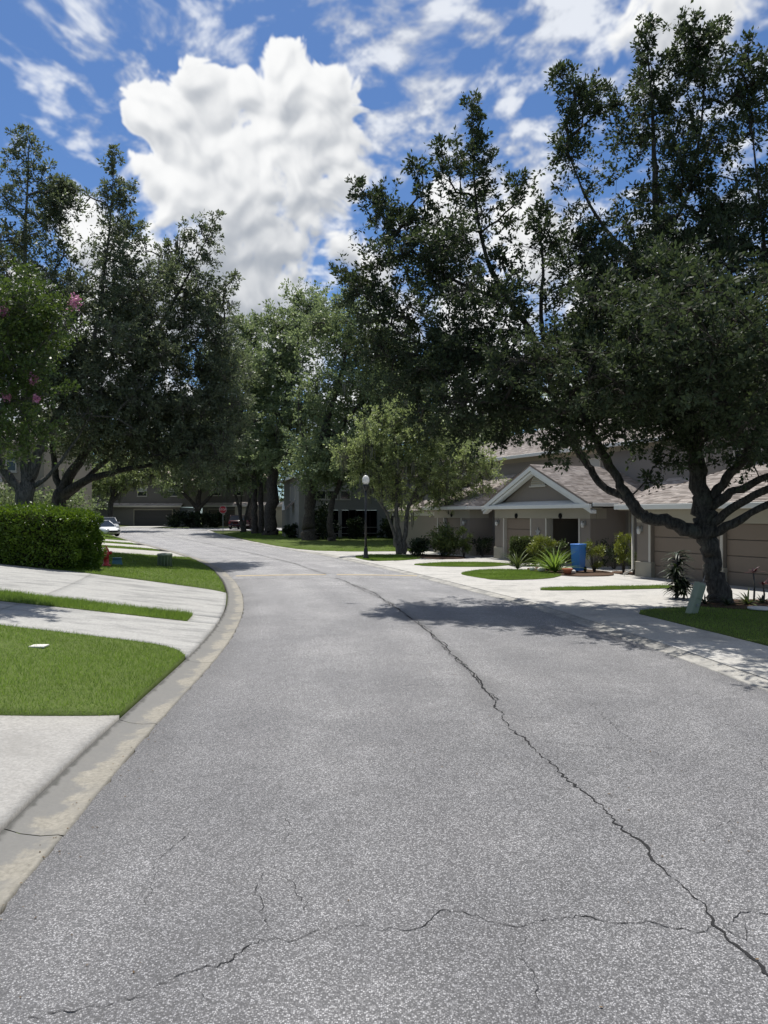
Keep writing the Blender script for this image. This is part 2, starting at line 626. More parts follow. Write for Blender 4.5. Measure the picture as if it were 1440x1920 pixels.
M_WALL = simple('taupe_stucco', (0.235, 0.205, 0.175), 0.9, 0.15, 0.06, 1.2, 0.35, 90, grime=0.12)
M_WALLUP = simple('grey_stucco', (0.25, 0.23, 0.21), 0.9, 0.15, 0.06, 1.0, 0.35, 90, grime=0.1)
M_BEAM = simple('olive_beige_trim', (0.34, 0.315, 0.255), 0.8, 0.2, 0.05, 2.0, 0.2, 90, grime=0.08)
M_TRIM = simple('cream_trim', (0.5, 0.475, 0.42), 0.7, 0.25, 0.06, 3.0, grime=0.1)
M_FASCIA = simple('pale_fascia', (0.68, 0.69, 0.67), 0.55, 0.35, 0.05, 3.0, grime=0.12)
M_DOOR = simple('tan_garage_door', (0.2, 0.158, 0.122), 0.55, 0.35, 0.05, 3.0, grime=0.05)
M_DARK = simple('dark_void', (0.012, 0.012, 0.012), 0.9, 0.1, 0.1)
M_BLACK = simple('black_paint', (0.012, 0.012, 0.013), 0.35, 0.5, 0.1)
M_WHITE = simple('white_paint', (0.72, 0.72, 0.7), 0.5, 0.4, 0.04)
M_GREENBOX = simple('green_plastic', (0.16, 0.21, 0.13), 0.55, 0.35, 0.12, 7.0, grime=0.35)
M_GREENBOX2 = simple('pale_green_plastic', (0.25, 0.285, 0.205), 0.5, 0.35, 0.1, 7.0, grime=0.3)
M_HYDRANT = simple('red_enamel', (0.42, 0.018, 0.022), 0.35, 0.5, 0.12, 9.0)
M_BLUE = simple('blue_plastic', (0.05, 0.21, 0.62), 0.4, 0.45, 0.12, 6.0)
M_TEAL = simple('teal_plastic', (0.06, 0.17, 0.22), 0.5, 0.4, 0.1)
M_SIGN = simple('sign_red', (0.42, 0.02, 0.03), 0.45, 0.4, 0.05)
M_STEEL = simple('galvanised', (0.32, 0.33, 0.33), 0.45, 0.5, 0.1, metal=0.6)
M_STONE = simple('white_stone', (0.62, 0.6, 0.56), 0.9, 0.2, 0.15, 12.0, 0.5, 40)
M_POT = simple('terracotta', (0.33, 0.12, 0.07), 0.8, 0.2, 0.12, 10.0)
M_RUBBER = simple('rubber', (0.02, 0.02, 0.02), 0.85, 0.2, 0.1)
M_CARW = simple('white_car_paint', (0.72, 0.74, 0.76), 0.2, 0.6, 0.02)
M_CARD = simple('dark_red_car_paint', (0.05, 0.014, 0.02), 0.2, 0.6, 0.02)
M_CARS = simple('silver_car_paint', (0.42, 0.43, 0.45), 0.25, 0.6, 0.02)
M_BLIND = simple('window_blind', (0.42, 0.43, 0.41), 0.8, 0.2, 0.05)
M_YPAINT = simple('worn_yellow_paint', (0.4, 0.33, 0.21), 0.8, 0.2, 0.25, 7.0, grime=0.3)

m, T = mat('window_glass')
out(T, pbsdf(T, (0.02, 0.024, 0.026), 0.06, 0.6))
M_GLASS = m
m, T = mat('globe_glass')
d = pbsdf(T, (0.86, 0.86, 0.84), 0.3, 0.5)
tr = T.n('ShaderNodeBsdfTranslucent', {0: (0.8, 0.8, 0.78, 1)})
out(T, T.n('ShaderNodeMixShader', {0: 0.4, 1: d, 2: tr.outputs[0]}).outputs[0])
M_GLOBE = m

# shingles
m, T = mat('roof_shingle')
a = T.n('ShaderNodeAttribute', attribute_name='tint').outputs['Fac']
p = T.n('ShaderNodeTexCoord').outputs['Object']
c = T.mix(a, (0.335, 0.295, 0.268), (0.68, 0.615, 0.57))
c = T.mix(T.noise(p, 0.7, 3.0, 0.6), c, T.mix(1.0, c, (0.78, 0.76, 0.74), 'MULTIPLY'))
c = T.mix(T.noise(p, 90.0, 2.0, 0.7), T.mix(1.0, c, (0.7, 0.7, 0.7), 'MULTIPLY'), c)
out(T, pbsdf(T, c, 0.95, 0.1))
M_SHINGLE = m
M_ROOFBASE = simple('roof_felt', (0.3, 0.25, 0.22), 0.95, 0.1, 0.2, 3.0)

# asphalt: pale stone chips in dark binder, with worn-in dirt along the seam and edges (attribute 'wear')
m, T = mat('asphalt')
p = pos(T)
vo = T.n('ShaderNodeTexVoronoi', {'Vector': p, 'Scale': 105.0}, feature='F1')
chip = T.n('ShaderNodeSeparateColor', {0: vo.outputs['Color']}).outputs[0]
chip2 = T.n('ShaderNodeSeparateColor', {0: vo.outputs['Color']}).outputs[1]
n_m = T.noise(p, 300.0, 2.0, 0.6)
n_b = T.noise(p, 0.55, 4.0, 0.6)
n_c = T.noise(p, 3.2, 4.0, 0.65)
edge = T.smooth(vo.outputs['Distance'], 0.2, 0.62)
val = T.math('POWER', chip, 2.0)
c = T.mix(val, (0.074, 0.075, 0.077), (0.6, 0.6, 0.605))
c = T.mix(T.math('MULTIPLY', T.smooth(chip2, 0.9, 0.98), 0.7), c, (0.62, 0.62, 0.61))
c = T.mix(T.math('MULTIPLY', edge, 0.72), c, (0.06, 0.061, 0.064))
c = T.mix(T.smooth(n_m, 0.42, 0.66, 0.0, 0.5), c, (0.045, 0.045, 0.047))
c = T.mix(1.0, c, (0.98, 0.98, 0.99), 'MULTIPLY')
c = T.mix(1.0, c, T.mix(T.smooth(n_b, 0.3, 0.7), (0.82, 0.82, 0.83), (1.16, 1.15, 1.14)), 'MULTIPLY')
c = T.mix(1.0, c, T.mix(T.smooth(n_c, 0.25, 0.75), (0.9, 0.9, 0.9), (1.08, 1.08, 1.08)), 'MULTIPLY')
wr = T.n('ShaderNodeAttribute', attribute_name='wear').outputs['Fac']
c = T.mix(T.math('MULTIPLY', wr, T.smooth(n_c, 0.1, 0.6, 0.6, 1.0)), c, (0.05, 0.05, 0.052))
tk = T.n('ShaderNodeAttribute', attribute_name='track').outputs['Fac']
c = T.mix(T.math('MULTIPLY', tk, T.smooth(T.noise(p, 1.1, 3.0, 0.6), 0.3, 0.7, 0.3, 1.0)), c, T.mix(1.0, c, (0.8, 0.8, 0.81), 'MULTIPLY'))
spot = T.smooth(T.noise(p, 0.9, 2.0, 0.5), 0.7, 0.78, 0.0, 0.4)
c = T.mix(spot, c, (0.07, 0.07, 0.07))
bl = T.n('ShaderNodeAttribute', attribute_name='far_glare').outputs['Fac']      # grazing glare painted into the colour, paler further up the street
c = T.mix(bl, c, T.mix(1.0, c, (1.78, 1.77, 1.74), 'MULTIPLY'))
h = T.math('MULTIPLY', T.math('SUBTRACT', 1.0, vo.outputs['Distance']), T.math('ADD', 0.4, chip))
out(T, pbsdf(T, c, 0.62, 0.45, bump(T, h, 0.006, 0.6)))
M_ASPHALT = m
M_CRACK = simple('crack_void', (0.03, 0.03, 0.031), 1.0, 0.05, 0.3, 20.0)


def concrete(name, lo, hi, stain, st_amt, stretch=(1, 1, 1), sc1=1.2, cut=(0.45, 0.72), lat=False):
    m, T = mat(name)
    p = pos(T)
    mp = T.n('ShaderNodeMapping', {0: p})
    mp.inputs['Scale'].default_value = stretch
    n1 = T.noise(mp.outputs[0], sc1, 6.0, 0.68)
    n2 = T.noise(p, 7.0, 4.0, 0.6)
    n3 = T.noise(p, 110.0, 3.0, 0.75)
    n4 = T.noise(p, 28.0, 4.0, 0.7)
    c = T.mix(n2, lo, hi)
    c = T.mix(1.0, c, T.mix(T.smooth(n4, 0.3, 0.7), (0.84, 0.84, 0.84), (1.12, 1.12, 1.12)), 'MULTIPLY')
    c = T.mix(1.0, c, T.mix(obj_rand(T), (0.93, 0.93, 0.92), (1.05, 1.05, 1.05)), 'MULTIPLY')
    c = T.mix(T.math('MULTIPLY', T.smooth(n1, cut[0], cut[1]), st_amt), c, stain)
    if lat:      # grey dirt washed along the inner half of the kerb
        la = T.n('ShaderNodeAttribute', attribute_name='lat').outputs['Fac']
        c = T.mix(T.math('MULTIPLY', T.smooth(T.math('ADD', la, T.math('MULTIPLY', T.math('SUBTRACT', n1, 0.5), 2.2)), 0.28, 0.55), 0.8), c, (0.16, 0.16, 0.155))
        c = T.mix(T.smooth(T.math('ADD', la, T.math('MULTIPLY', T.math('SUBTRACT', n2, 0.5), 0.3)), 0.86, 0.97, 0.0, 0.8), c, (0.06, 0.06, 0.055))
    c = T.mix(T.smooth(n3, 0.5, 0.8, 0.0, 0.35), c, tuple(x * 0.55 for x in lo))
    out(T, pbsdf(T, c, 0.9, 0.2, bump(T, T.math('ADD', n3, n2), 0.004, 0.4)))
    return m


M_CONC = concrete('pale_concrete', (0.37, 0.36, 0.335), (0.47, 0.46, 0.435), (0.22, 0.22, 0.21), 0.55)
M_CONCL = concrete('streaked_concrete', (0.29, 0.289, 0.276), (0.39, 0.386, 0.368), (0.15, 0.152, 0.15), 0.6, (0.7, 2.0, 1), 1.1, (0.42, 0.68))
M_CONCN = concrete('clean_concrete', (0.265, 0.259, 0.245), (0.345, 0.338, 0.32), (0.22, 0.215, 0.2), 0.5)
M_KERBR = concrete('grey_kerb_concrete', (0.3, 0.29, 0.265), (0.4, 0.39, 0.36), (0.17, 0.17, 0.165), 0.7, (1, 1, 1), 1.6, (0.42, 0.62))
M_KERB = concrete('kerb_concrete', (0.215, 0.203, 0.172), (0.315, 0.297, 0.255), (0.19, 0.185, 0.17), 0.6, (1, 1, 1), 1.4, (0.45, 0.65), True)
M_SOIL = simple('lawn_soil', (0.085, 0.115, 0.035), 1.0, 0.05, 0.35, 9.0, 0.6, 60)
M_MULCH = simple('mulch', (0.085, 0.058, 0.042), 1.0, 0.05, 0.5, 22.0, 0.9, 50)
M_GROUND = simple('far_ground', (0.06, 0.075, 0.03), 1.0, 0.05, 0.3, 0.6)


# ------------------------------------------------------------------ terrain
def _curve(pts):
    pts = np.array(pts, dtype=float)
    ys = np.arange(-4, 90, 0.05)
    xs = np.interp(ys, pts[:, 1], pts[:, 0])
    k = np.exp(-0.5 * (np.arange(-60, 61) / 22.0) ** 2)
    k /= k.sum()
    return ys, np.convolve(np.pad(xs, 60, mode='reflect', reflect_type='odd'), k, mode='valid')


_YL, _XL = _curve([(-2.02, -4), (-2.12, 2), (-2.21, 4.26), (-2.27, 5.04), (-2.36, 5.87), (-2.44, 7.04), (-2.53, 8.55), (-2.61, 10.36), (-2.73, 12.6),
                   (-2.97, 14.97), (-3.38, 17.9), (-4.1, 21.5), (-5.2, 25.9), (-6.9, 31.6), (-9.4, 38.4), (-13.2, 46.9), (-18.3, 57), (-24, 68), (-30, 80), (-35, 90)])
_YR, _XR = _curve([(6.0, -4), (5.6, 4), (5.2, 8), (5.02, 9.66), (4.70, 12.6), (4.27, 15), (3.56, 19.3), (2.84, 21.8), (1.33, 27.5), (-.69, 34.3),
                   (-2.8, 40.9), (-5.6, 48), (-8.3, 54), (-13.2, 66), (-18, 78), (-22, 90)])
_CL = 1.0 / np.sqrt(1 + np.gradient(_XL, _YL) ** 2)
_CR = 1.0 / np.sqrt(1 + np.gradient(_XR, _YR) ** 2)
KW_L, KW_R = 0.43, 0.30


def XL(y): return np.interp(y, _YL, _XL)
def XR(y): return np.interp(y, _YR, _XR)
def cL(y): return np.interp(y, _YL, _CL)
def cR(y): return np.interp(y, _YR, _CR)
def XLi(y): return XL(y) - KW_L / cL(y)
def XRi(y): return XR(y) + KW_R / cR(y)


def rise(y):
    t = np.clip((np.asarray(y, float) - 45) / 60, 0, 1)
    return 0.75 * t * t * (3 - 2 * t)


def zg(x, y):
    d = np.clip((XLi(y) - x) * cL(y), 0, 40)
    left = 1.0 * (1 - np.exp(-np.power(d / 10.5, 1.15) * 1.0)) * 1.42
    left = np.where(d > 0, np.minimum(left, 1.0 + 0.02 * d), 0)
    return rise(y) + left


def Z(x, y): return float(zg(x, y))


# ------------------------------------------------------------------ ground sheet
def grid_mesh(name, xs, ys, zf, m, parent=None, kind='structure', attr=None, off=0.0):
    X, Y = np.meshgrid(xs, ys)
    co = np.stack([X, Y, zf(X, Y) + off], -1).reshape(-1, 3)
    nx, ny = len(xs), len(ys)
    i = np.arange((ny - 1) * nx).reshape(ny - 1, nx)[:, :-1].ravel()
    fa = np.stack([i, i + 1, i + nx + 1, i + nx], 1)
    return mesh_np(name, co, fa, m, parent, attr, False, kind)


def zlow(x, y):
    ins = (x > XLi(y) - 0.3) & (x < XRi(y) + 18)
    return np.where(ins, rise(y) - 0.1, zg(x, y) - 0.03)


gxs = np.concatenate([np.array([-900, -400, -200, -120, -90]), np.arange(-70, 40.1, 1.0), np.array([60, 90, 120, 200, 400, 900])])
gys = np.concatenate([np.array([-300, -100, -40, -15, -6]), np.arange(-4, 112, 1.0), np.array([125, 150, 200, 300, 500, 1200])])
grid_mesh('ground', gxs, gys, zlow, M_GROUND)

# ------------------------------------------------------------------ road
SEAM = np.array([(3.55, 3.0), (3.02, 3.7), (2.48, 4.15), (1.93, 5.05), (1.67, 6.1), (1.37, 7.92), (1.24, 10.7), (0.85, 14.6), (-0.31, 21.5), (-1.85, 27.0), (-4.3, 35), (-8.2, 45), (-14, 58), (-21, 72), (-26, 84)])
SEAM_D = np.column_stack([np.interp(np.arange(3, 84, .1), SEAM[:, 1], SEAM[:, 0]), np.arange(3, 84, .1)])
rys = np.concatenate([np.arange(-3, 20, 0.1), np.arange(20, 45, 0.3), np.arange(45, 86.6, 0.8)])
nC = 72
u = np.linspace(0, 1, nC)
Yg = np.repeat(rys[:, None], nC, 1)
jig = 0.018 * np.sin(rys * 9.1) + 0.014 * np.sin(rys * 23.7 + 1) + 0.008 * np.sin(rys * 61 + 2)
XLr = XL(rys) + jig * 0.8
XRr = XR(rys) + jig[::-1] * 0.8
Xg = XLr[:, None] + (XRr - XLr)[:, None] * u[None, :]
crown = 0.05 * (1 - (2 * u - 1) ** 2)
Zg = rise(Yg) + crown[None, :]
sx = np.interp(rys, SEAM[:, 1], SEAM[:, 0])
dseam = np.abs(Xg - sx[:, None] - 0.06 * np.sin(rys * 3.3)[:, None])
wseam = 0.16 + 0.10 * np.sin(rys * 0.9) + 0.05 * np.sin(rys * 2.7)
wear = 0.55 * np.exp(-(dseam / np.clip(wseam, .07, 1)[:, None]) ** 2) * np.clip((Yg - 6) / 4, 0.25, 1)
dl = (Xg - XLr[:, None])
wear += 0.5 * np.exp(-(dl / (0.42 + 0.12 * np.sin(rys * 1.3)[:, None])) ** 2)
wear += 0.35 * np.exp(-((XRr[:, None] - Xg) / 0.3) ** 2)
trk = sum(np.exp(-((u[None, :] - q - .012 * np.sin(rys * .31 + 9 * q)[:, None]) / .055) ** 2) for q in (.14, .36, .64, .86)) + 0 * Yg
co = np.stack([Xg, Yg, Zg], -1).reshape(-1, 3)
ny = len(rys)
i = np.arange((ny - 1) * nC).reshape(ny - 1, nC)[:, :-1].ravel()
road = mesh_np('road', co, np.stack([i, i + 1, i + nC + 1, i + nC], 1), M_ASPHALT, None, {'wear': wear.ravel(), 'track': trk.ravel(), 'far_glare': (np.clip((Yg - 7) / 26, 0, 1) ** .8).ravel()}, True, 'structure')
def zroad(x, y):
    uu = np.clip((x - XL(y)) / (XR(y) - XL(y)), 0, 1)
    return rise(y) + 0.05 * (1 - (2 * uu - 1) ** 2)


grid_mesh('cross_street', np.arange(-75, 46, 3.0), np.arange(86.4, 97, 1.2), lambda x, y: rise(y) + 0.012, M_ASPHALT, attr={'far_glare': np.ones(len(np.arange(-75, 46, 3.0)) * len(np.arange(86.4, 97, 1.2)))})


# cracks in the asphalt: open, dark, jagged and of uneven width
def crack(pts, w, seed, parent, step=0.05, jag=0.022, name='crack'):
    r = np.random.default_rng(seed)
    pts = np.array(pts, float)
    seg = np.r_[0, np.cumsum(np.hypot(*np.diff(pts, axis=0).T))]
    t = np.arange(0, seg[-1], step)
    x = np.interp(t, seg, pts[:, 0])
    y = np.interp(t, seg, pts[:, 1])
    n = len(t)
    a = np.cumsum(r.normal(0, jag * .55, n))
    a -= np.linspace(a[0], a[-1], n)
    k = np.ones(25) / 25
    a = (a - np.convolve(np.pad(a, 12, mode='edge'), k, mode='valid')) * 1.1 + r.normal(0, jag * .3, n)
    b = np.cumsum(r.normal(0, jag * .5, n))
    b -= np.linspace(b[0], b[-1], n)
    dx, dy = np.gradient(x), np.gradient(y)
    L = np.hypot(dx, dy) + 1e-9
    nxx, nyy = -dy / L, dx / L
    o = a + 0.5 * b * 0.5
    x, y = x + nxx * o, y + nyy * o
    wd = .72 * w * np.clip(0.55 + 0.5 * np.sin(t * 5 + seed) * r.random(n) + r.normal(0, .25, n), 0.12, 1.6) * np.minimum(1, np.minimum(t, t[-1] - t) / 0.15 + 0.15)
    A = np.column_stack([x + nxx * wd / 2, y + nyy * wd / 2])
    B = np.column_stack([x - nxx * wd / 2, y - nyy * wd / 2])
    P = np.stack([A, B], 1).reshape(-1, 2)
    co = np.column_stack([P, zroad(P[:, 0], P[:, 1]) + 0.004])
    j = np.arange(n - 1) * 2
    return mesh_np(name, co, np.stack([j, j + 1, j + 3, j + 2], 1), M_CRACK, parent)


def gp(px, py):
    """point of the carriageway at a bearing and drop read off the photo (flat ground near the camera)"""
    y = (CAM_H - 0.035) * 1386.7 / (py - 967)
    return ((px - 720) * y / 1386.7, y)


CR = [([(1560, 1960), (1440, 1832), (1395, 1775), (1345, 1735), (1275, 1660), (1220, 1600), (1100, 1490), (1035, 1430), (960, 1368), (925, 1310), (880, 1262), (800, 1185), (720, 1125), (660, 1098)], 0.03),
      ([(1345, 1735), (1300, 1750), (1200, 1738), (1090, 1718), (980, 1742), (900, 1722), (830, 1712), (760, 1732), (700, 1742), (640, 1735), (560, 1755), (480, 1760), (410, 1800), (330, 1835), (270, 1860), (120, 1885), (20, 1900)], 0.011),
      ([(1345, 1735), (1400, 1715), (1500, 1730)], 0.012),
      ([(1350, 1742), (1390, 1760), (1400, 1735)], 0.010),
      ([(1100, 1490), (1180, 1498), (1255, 1490)], 0.006),
      ([(1120, 1510), (1190, 1515), (1270, 1492)], 0.006),
      ([(1080, 1485), (1000, 1480), (905, 1490)], 0.005),
      ([(960, 1352), (1020, 1355), (1110, 1362)], 0.006),
      ([(955, 1378), (880, 1380)], 0.005),
      ([(1065, 1312), (1110, 1322), (1150, 1362), (1200, 1400), (1270, 1432)], 0.008),
      ([(1240, 1460), (1190, 1425), (1120, 1420)], 0.005),
      ([(1370, 1395), (1410, 1420), (1470, 1460)], 0.007),
      ([(980, 1742), (1000, 1760), (960, 1800), (1000, 1840), (1020, 1920)], 0.005),
      ([(335, 1835), (400, 1880)], 0.006),
      ([(480, 1760), (490, 1700), (485, 1660), (515, 1590), (545, 1555), (540, 1520)], 0.005),
      ([(545, 1640), (560, 1690), (570, 1720)], 0.006),
      ([(808, 1395), (815, 1425)], 0.006),
      ([(945, 1620), (970, 1690)], 0.005),
      ([(670, 1370), (665, 1410)], 0.005),
      ([(880, 1290), (790, 1285), (730, 1292)], 0.005)]
for k, (pp, w) in enumerate(CR):
    crack([gp(*q) for q in pp], w, 11 + k, road, 0.03 if k else 0.04)
_s = np.random.default_rng(31)
for k in range(34):                      # hairline side cracks running off the seam and across the lanes
    y0 = 4.0 + 16 * _s.random() ** 1.5
    x0 = float(np.interp(y0, SEAM[:, 1], SEAM[:, 0])) if k < 20 else float(XL(y0) + (XR(y0) - XL(y0)) * _s.uniform(.1, .95))
    a = _s.uniform(-.45, .45) + (0 if _s.random() < .5 else math.pi)
    if k >= 20:
        a = _s.uniform(0, math.pi)
    L = _s.uniform(.25, 1.3)
    m_ = (x0 + math.cos(a) * L * .5 + _s.normal(0, .08), y0 + math.sin(a) * L * .5 + _s.normal(0, .08))
    e_ = (x0 + math.cos(a) * L, y0 + math.sin(a) * L)
    if e_[0] < float(XR(e_[1])) - .1 and e_[0] > float(XL(e_[1])) + .1:
        crack([(x0, y0), m_, e_], _s.uniform(.004, .008), 500 + k, road, 0.03, 0.016)
for k, off in enumerate((0.0, 0.03)):
    crack(SEAM_D[60:620:4] + np.array([off, 0]), 0.03, 70 + k, road, 0.12, 0.03)


# kerbs: each cast length is a piece of its own
def kerb(name, side, y0, y1, first):
    root = empty(name, (0, 0, 0), kind='structure')
    y = y0
    n = 0
    while y < y1:
        L = first[n] if n < len(first) else (3.0 if y < 45 else 6.0)
        a, b = y, min(y + L * float(cL(y) if side < 0 else cR(y)), y1)
        g = 0.006
        ys = np.linspace(a + g, b - g, max(3, int((b - a) / 0.35) + 1))
        if side < 0:
            prof = [(0.0, -0.06), (0.0, 0.008), (0.03, 0.014), (0.16, 0.006), (0.3, 0.022), (0.40, 0.052), (KW_L - .012, 0.056), (KW_L - .008, -0.06)]
            ex, cc, s = XL(ys), cL(ys), -1
        else:
            prof = [(0.0, -0.06), (0.0, 0.008), (0.02, 0.014), (0.12, 0.012), (0.26, 0.04), (KW_R - .012, 0.046), (KW_R - .008, -0.06)]
            ex, cc, s = XR(ys), cR(ys), 1
        wob = 0.006 * np.sin(ys * 17 + n) + 0.004 * np.sin(ys * 41)
        co = []
        for (d, z) in prof:
            co.append(np.column_stack([ex + s * (d + (wob if d == 0 else 0)) / cc, ys, rise(ys) + z]))
        k = len(prof)
        co = np.stack(co, 1).reshape(-1, 3)
        fa = []
        for r_ in range(len(ys) - 1):
            for q in range(k - 1):
                fa.append((r_ * k + q, r_ * k + q + 1, (r_ + 1) * k + q + 1, (r_ + 1) * k + q))
        o = mesh_np('kerb_segment', co, np.array(fa), M_KERB if side < 0 else M_KERBR, root, {'lat': np.tile([d / prof[-1][0] for d, _ in prof], len(ys))})
        y = b
        n += 1
    return root


kerb('kerb_left', -1, -2.9, 86, [6.5, 1.7, 2.85, 3.4])
kerb('kerb_right', 1, -2.9, 86, [])


# ------------------------------------------------------------------ left verge: driveways and lawns climbing away from the kerb
def e1(v): return 8.35 - 0.42 * v + 0.05 * v * v
def e2(v): return 12.6 + 0.07 * v - 0.95 * np.exp(-v / 0.28)
def e3(v): return 15.35 + 0.05 * v
def e4(v): return 16.25 + 0.16 * v
def e5(v): return 22.1 + 0.33 * v - 0.6 * np.exp(-v / 0.3)
def e6(v): return 39.8 - 0.75 * v + 0.02 * v * v
def e7(v): return 46.0 - 0.7 * v
def e8(v): return 49.5 - 0.7 * v
def e9(v): return 54.5 - 0.7 * v
def e10(v): return 57.5 - 0.7 * v
def e11(v): return 62.0 - 0.7 * v
def e12(v): return 84.0 + 0.0 * v
def e0(v): return 1.0 + 0 * v


def verge(name, ea, eb, v0, v1, m, parent, off, nv=24, nw=12, kind=None, skirt=0.09, xf=None):
    vs = v0 + (v1 - v0) * np.linspace(0, 1, nv) ** 1.4
    ws = np.linspace(0, 1, nw)
    V, Wd = np.meshgrid(vs, ws)
    ya, yb = ea(V), eb(V)
    Y = ya + (yb - ya) * Wd
    X = XLi(Y) - V / cL(Y)
    Zz = zg(X, Y) + off
    top = np.stack([X, Y, Zz], -1)
    nx = nv
    co = top.reshape(-1, 3)
    i = np.arange((nw - 1) * nx).reshape(nw - 1, nx)[:, :-1].ravel()
    fa = np.stack([i, i + 1, i + nx + 1, i + nx], 1).tolist()
    idx = np.arange(nw * nx).reshape(nw, nx)
    ring = np.concatenate([idx[0, :], idx[1:, -1], idx[-1, :-1][::-1], idx[1:-1, 0][::-1]])
    low = co[ring].copy()
    low[:, 2] -= skirt
    n0 = len(co)
    co = np.vstack([co, low])
    m_ = len(ring)
    for k in range(m_):
        k2 = (k + 1) % m_
        fa.append([ring[k], n0 + k, n0 + k2, ring[k2]])
    return mesh_np(name, co, np.array(fa), m, parent, None, False, kind)


def grass_on(name, label, P, h, dens_tint=(0.15, 0.95), parent=None, wide=1.0, seed=0):
    """P: (N,3) roots; one tapered blade each"""
    r = np.random.default_rng(seed)
    n = len(P)
    hh = h * r.uniform(0.55, 1.25, n)
    a = r.uniform(0, 2 * np.pi, n)
    lean = r.uniform(0.15, 0.9, n) * hh
    w = wide * r.uniform(0.6, 1.2, n)
    b = r.uniform(0, 2 * np.pi, n)
    wx, wy = np.cos(b) * w / 2, np.sin(b) * w / 2
    z0 = np.zeros(n)
    v0 = P + np.column_stack([wx, wy, z0])
    v1 = P - np.column_stack([wx, wy, z0])
    v2 = P + np.column_stack([np.cos(a) * lean, np.sin(a) * lean, hh])
    co = np.stack([v0, v1, v2], 1).reshape(-1, 3)
    patch = 0.5 + 0.25 * np.sin(P[:, 0] * 2.1 + 1.3 * np.sin(P[:, 1] * 1.7)) + 0.25 * np.sin(P[:, 1] * 2.9 + 2 * np.sin(P[:, 0] * 1.1))
    big = np.clip(.5 + .5 * np.sin(P[:, 0] * .9 + 2 + 1.1 * np.sin(P[:, 1] * .8)) * np.sin(P[:, 1] * 1.1 + 1.4 * np.sin(P[:, 0] * .7)) + .3 * np.sin(P[:, 0] * 5.1) * np.sin(P[:, 1] * 4.3), 0, 1)
    hh = hh * (.75 + .6 * big * r.random(n))
    dryp = np.clip(np.sin(P[:, 0] * 1.3 + 4 + 1.7 * np.sin(P[:, 1] * .9)) * np.sin(P[:, 1] * 1.9 + np.sin(P[:, 0] * 2.3)) - .3, 0, 1)
    t = np.clip(dens_tint[0] + (dens_tint[1] - dens_tint[0]) * (0.4 * r.random(n) + 0.3 * patch + 0.4 * big - .1), 0, 1)
    hh = hh * (1 - .45 * dryp)
    v2[:, 2] = P[:, 2] + hh
    co = np.stack([v0, v1, v2], 1).reshape(-1, 3)
    dry = r.random(n) < 0.03 + .38 * dryp
    t = np.where(dry, r.uniform(1.1, 1.5, n), t)
    o = mesh_np(name, co, np.arange(n * 3).reshape(-1, 3), M_GRASS, parent, {'tint': np.repeat(t, 3)})
    return tag(o, label, 'grass', None, 'stuff')


def verge_roots(ea, eb, v0, v1, n, off, seed, over=0.04):
    r = np.random.default_rng(seed)
    v = v0 + (v1 - v0) * r.random(n)
    ya, yb = ea(v), eb(v)
    y = ya + (yb - ya) * r.random(n) + r.normal(0, over * .6, n) * (r.random(n) < .3)
    x = XLi(y) - v / cL(y)
    return np.column_stack([x, y, zg(x, y) + off])


def driveway(name, ea, eb, vj, m, off=0.05):
    root = empty(name, (0, 0, 0), kind='structure')
    for a, b in zip(vj[:-1], vj[1:]):
        verge('slab', ea, eb, a + 0.006, b - 0.006, m, root, off, 16, 12)
    return root


driveway('driveway', e0, e1, [0.035, 5.2, 10], M_CONCN)
dw2 = empty('driveway', (0, 0, 0), kind='structure')
for a, b in ((0.02, 4.1), (4.1, 8.2), (8.2, 13)):
    verge('slab', lambda v: e2(v) + 0.01, lambda v: e3(v), a + 0.006, b - 0.006, M_CONCL, dw2, 0.05, 16, 12)
    verge('slab', lambda v: e4(v), lambda v: e5(v) - 0.01, a + 0.006, b - 0.006, M_CONCL, dw2, 0.05, 16, 14)
verge('slab', e3, e4, 0.02, 0.62, M_CONCL, dw2, 0.049, 6, 6)
driveway('driveway', lambda v: e6(v) + 0.01, e7, [0.02, 5, 11], M_CONC)
driveway('driveway', e8, e9, [0.02, 5, 11], M_CONC)
driveway('driveway', e10, e11, [0.02, 5, 11], M_CONC)

LAWN_L = [(e1, e2, 0.05, 9, 78000, 0.062, 0.0085, 'short green lawn between two pale driveways, nearest the camera'),
          (e3, e4, 0.62, 9, 24000, 0.11, 0.010, 'narrow strip of taller grass between two driveway lanes'),
          (e5, e6, 0.05, 10, 68000, 0.075, 0.016, 'lawn by the clipped hedge and round green utility cover'),
          (e7, e8, 0.6, 10, 9000, 0.08, 0.025, 'thin grass strip beside the far driveway'),
          (e9, e10, 0.6, 10, 6000, 0.08, 0.03, 'second thin grass strip further up the street'),
          (e11, e12, 0.1, 18, 26000, 0.09, 0.045, 'far lawn in front of the white parked car')]
for k, (a, b, v0, v1, n, h, w, lab) in enumerate(LAWN_L):
    verge('lawn', a, b, v0, v1, M_SOIL, None, 0.058, 26, 14, 'structure')
    grass_on('grass', lab, verge_roots(a, b, v0, v1, n, 0.05, 200 + k), h, wide=w, seed=300 + k)

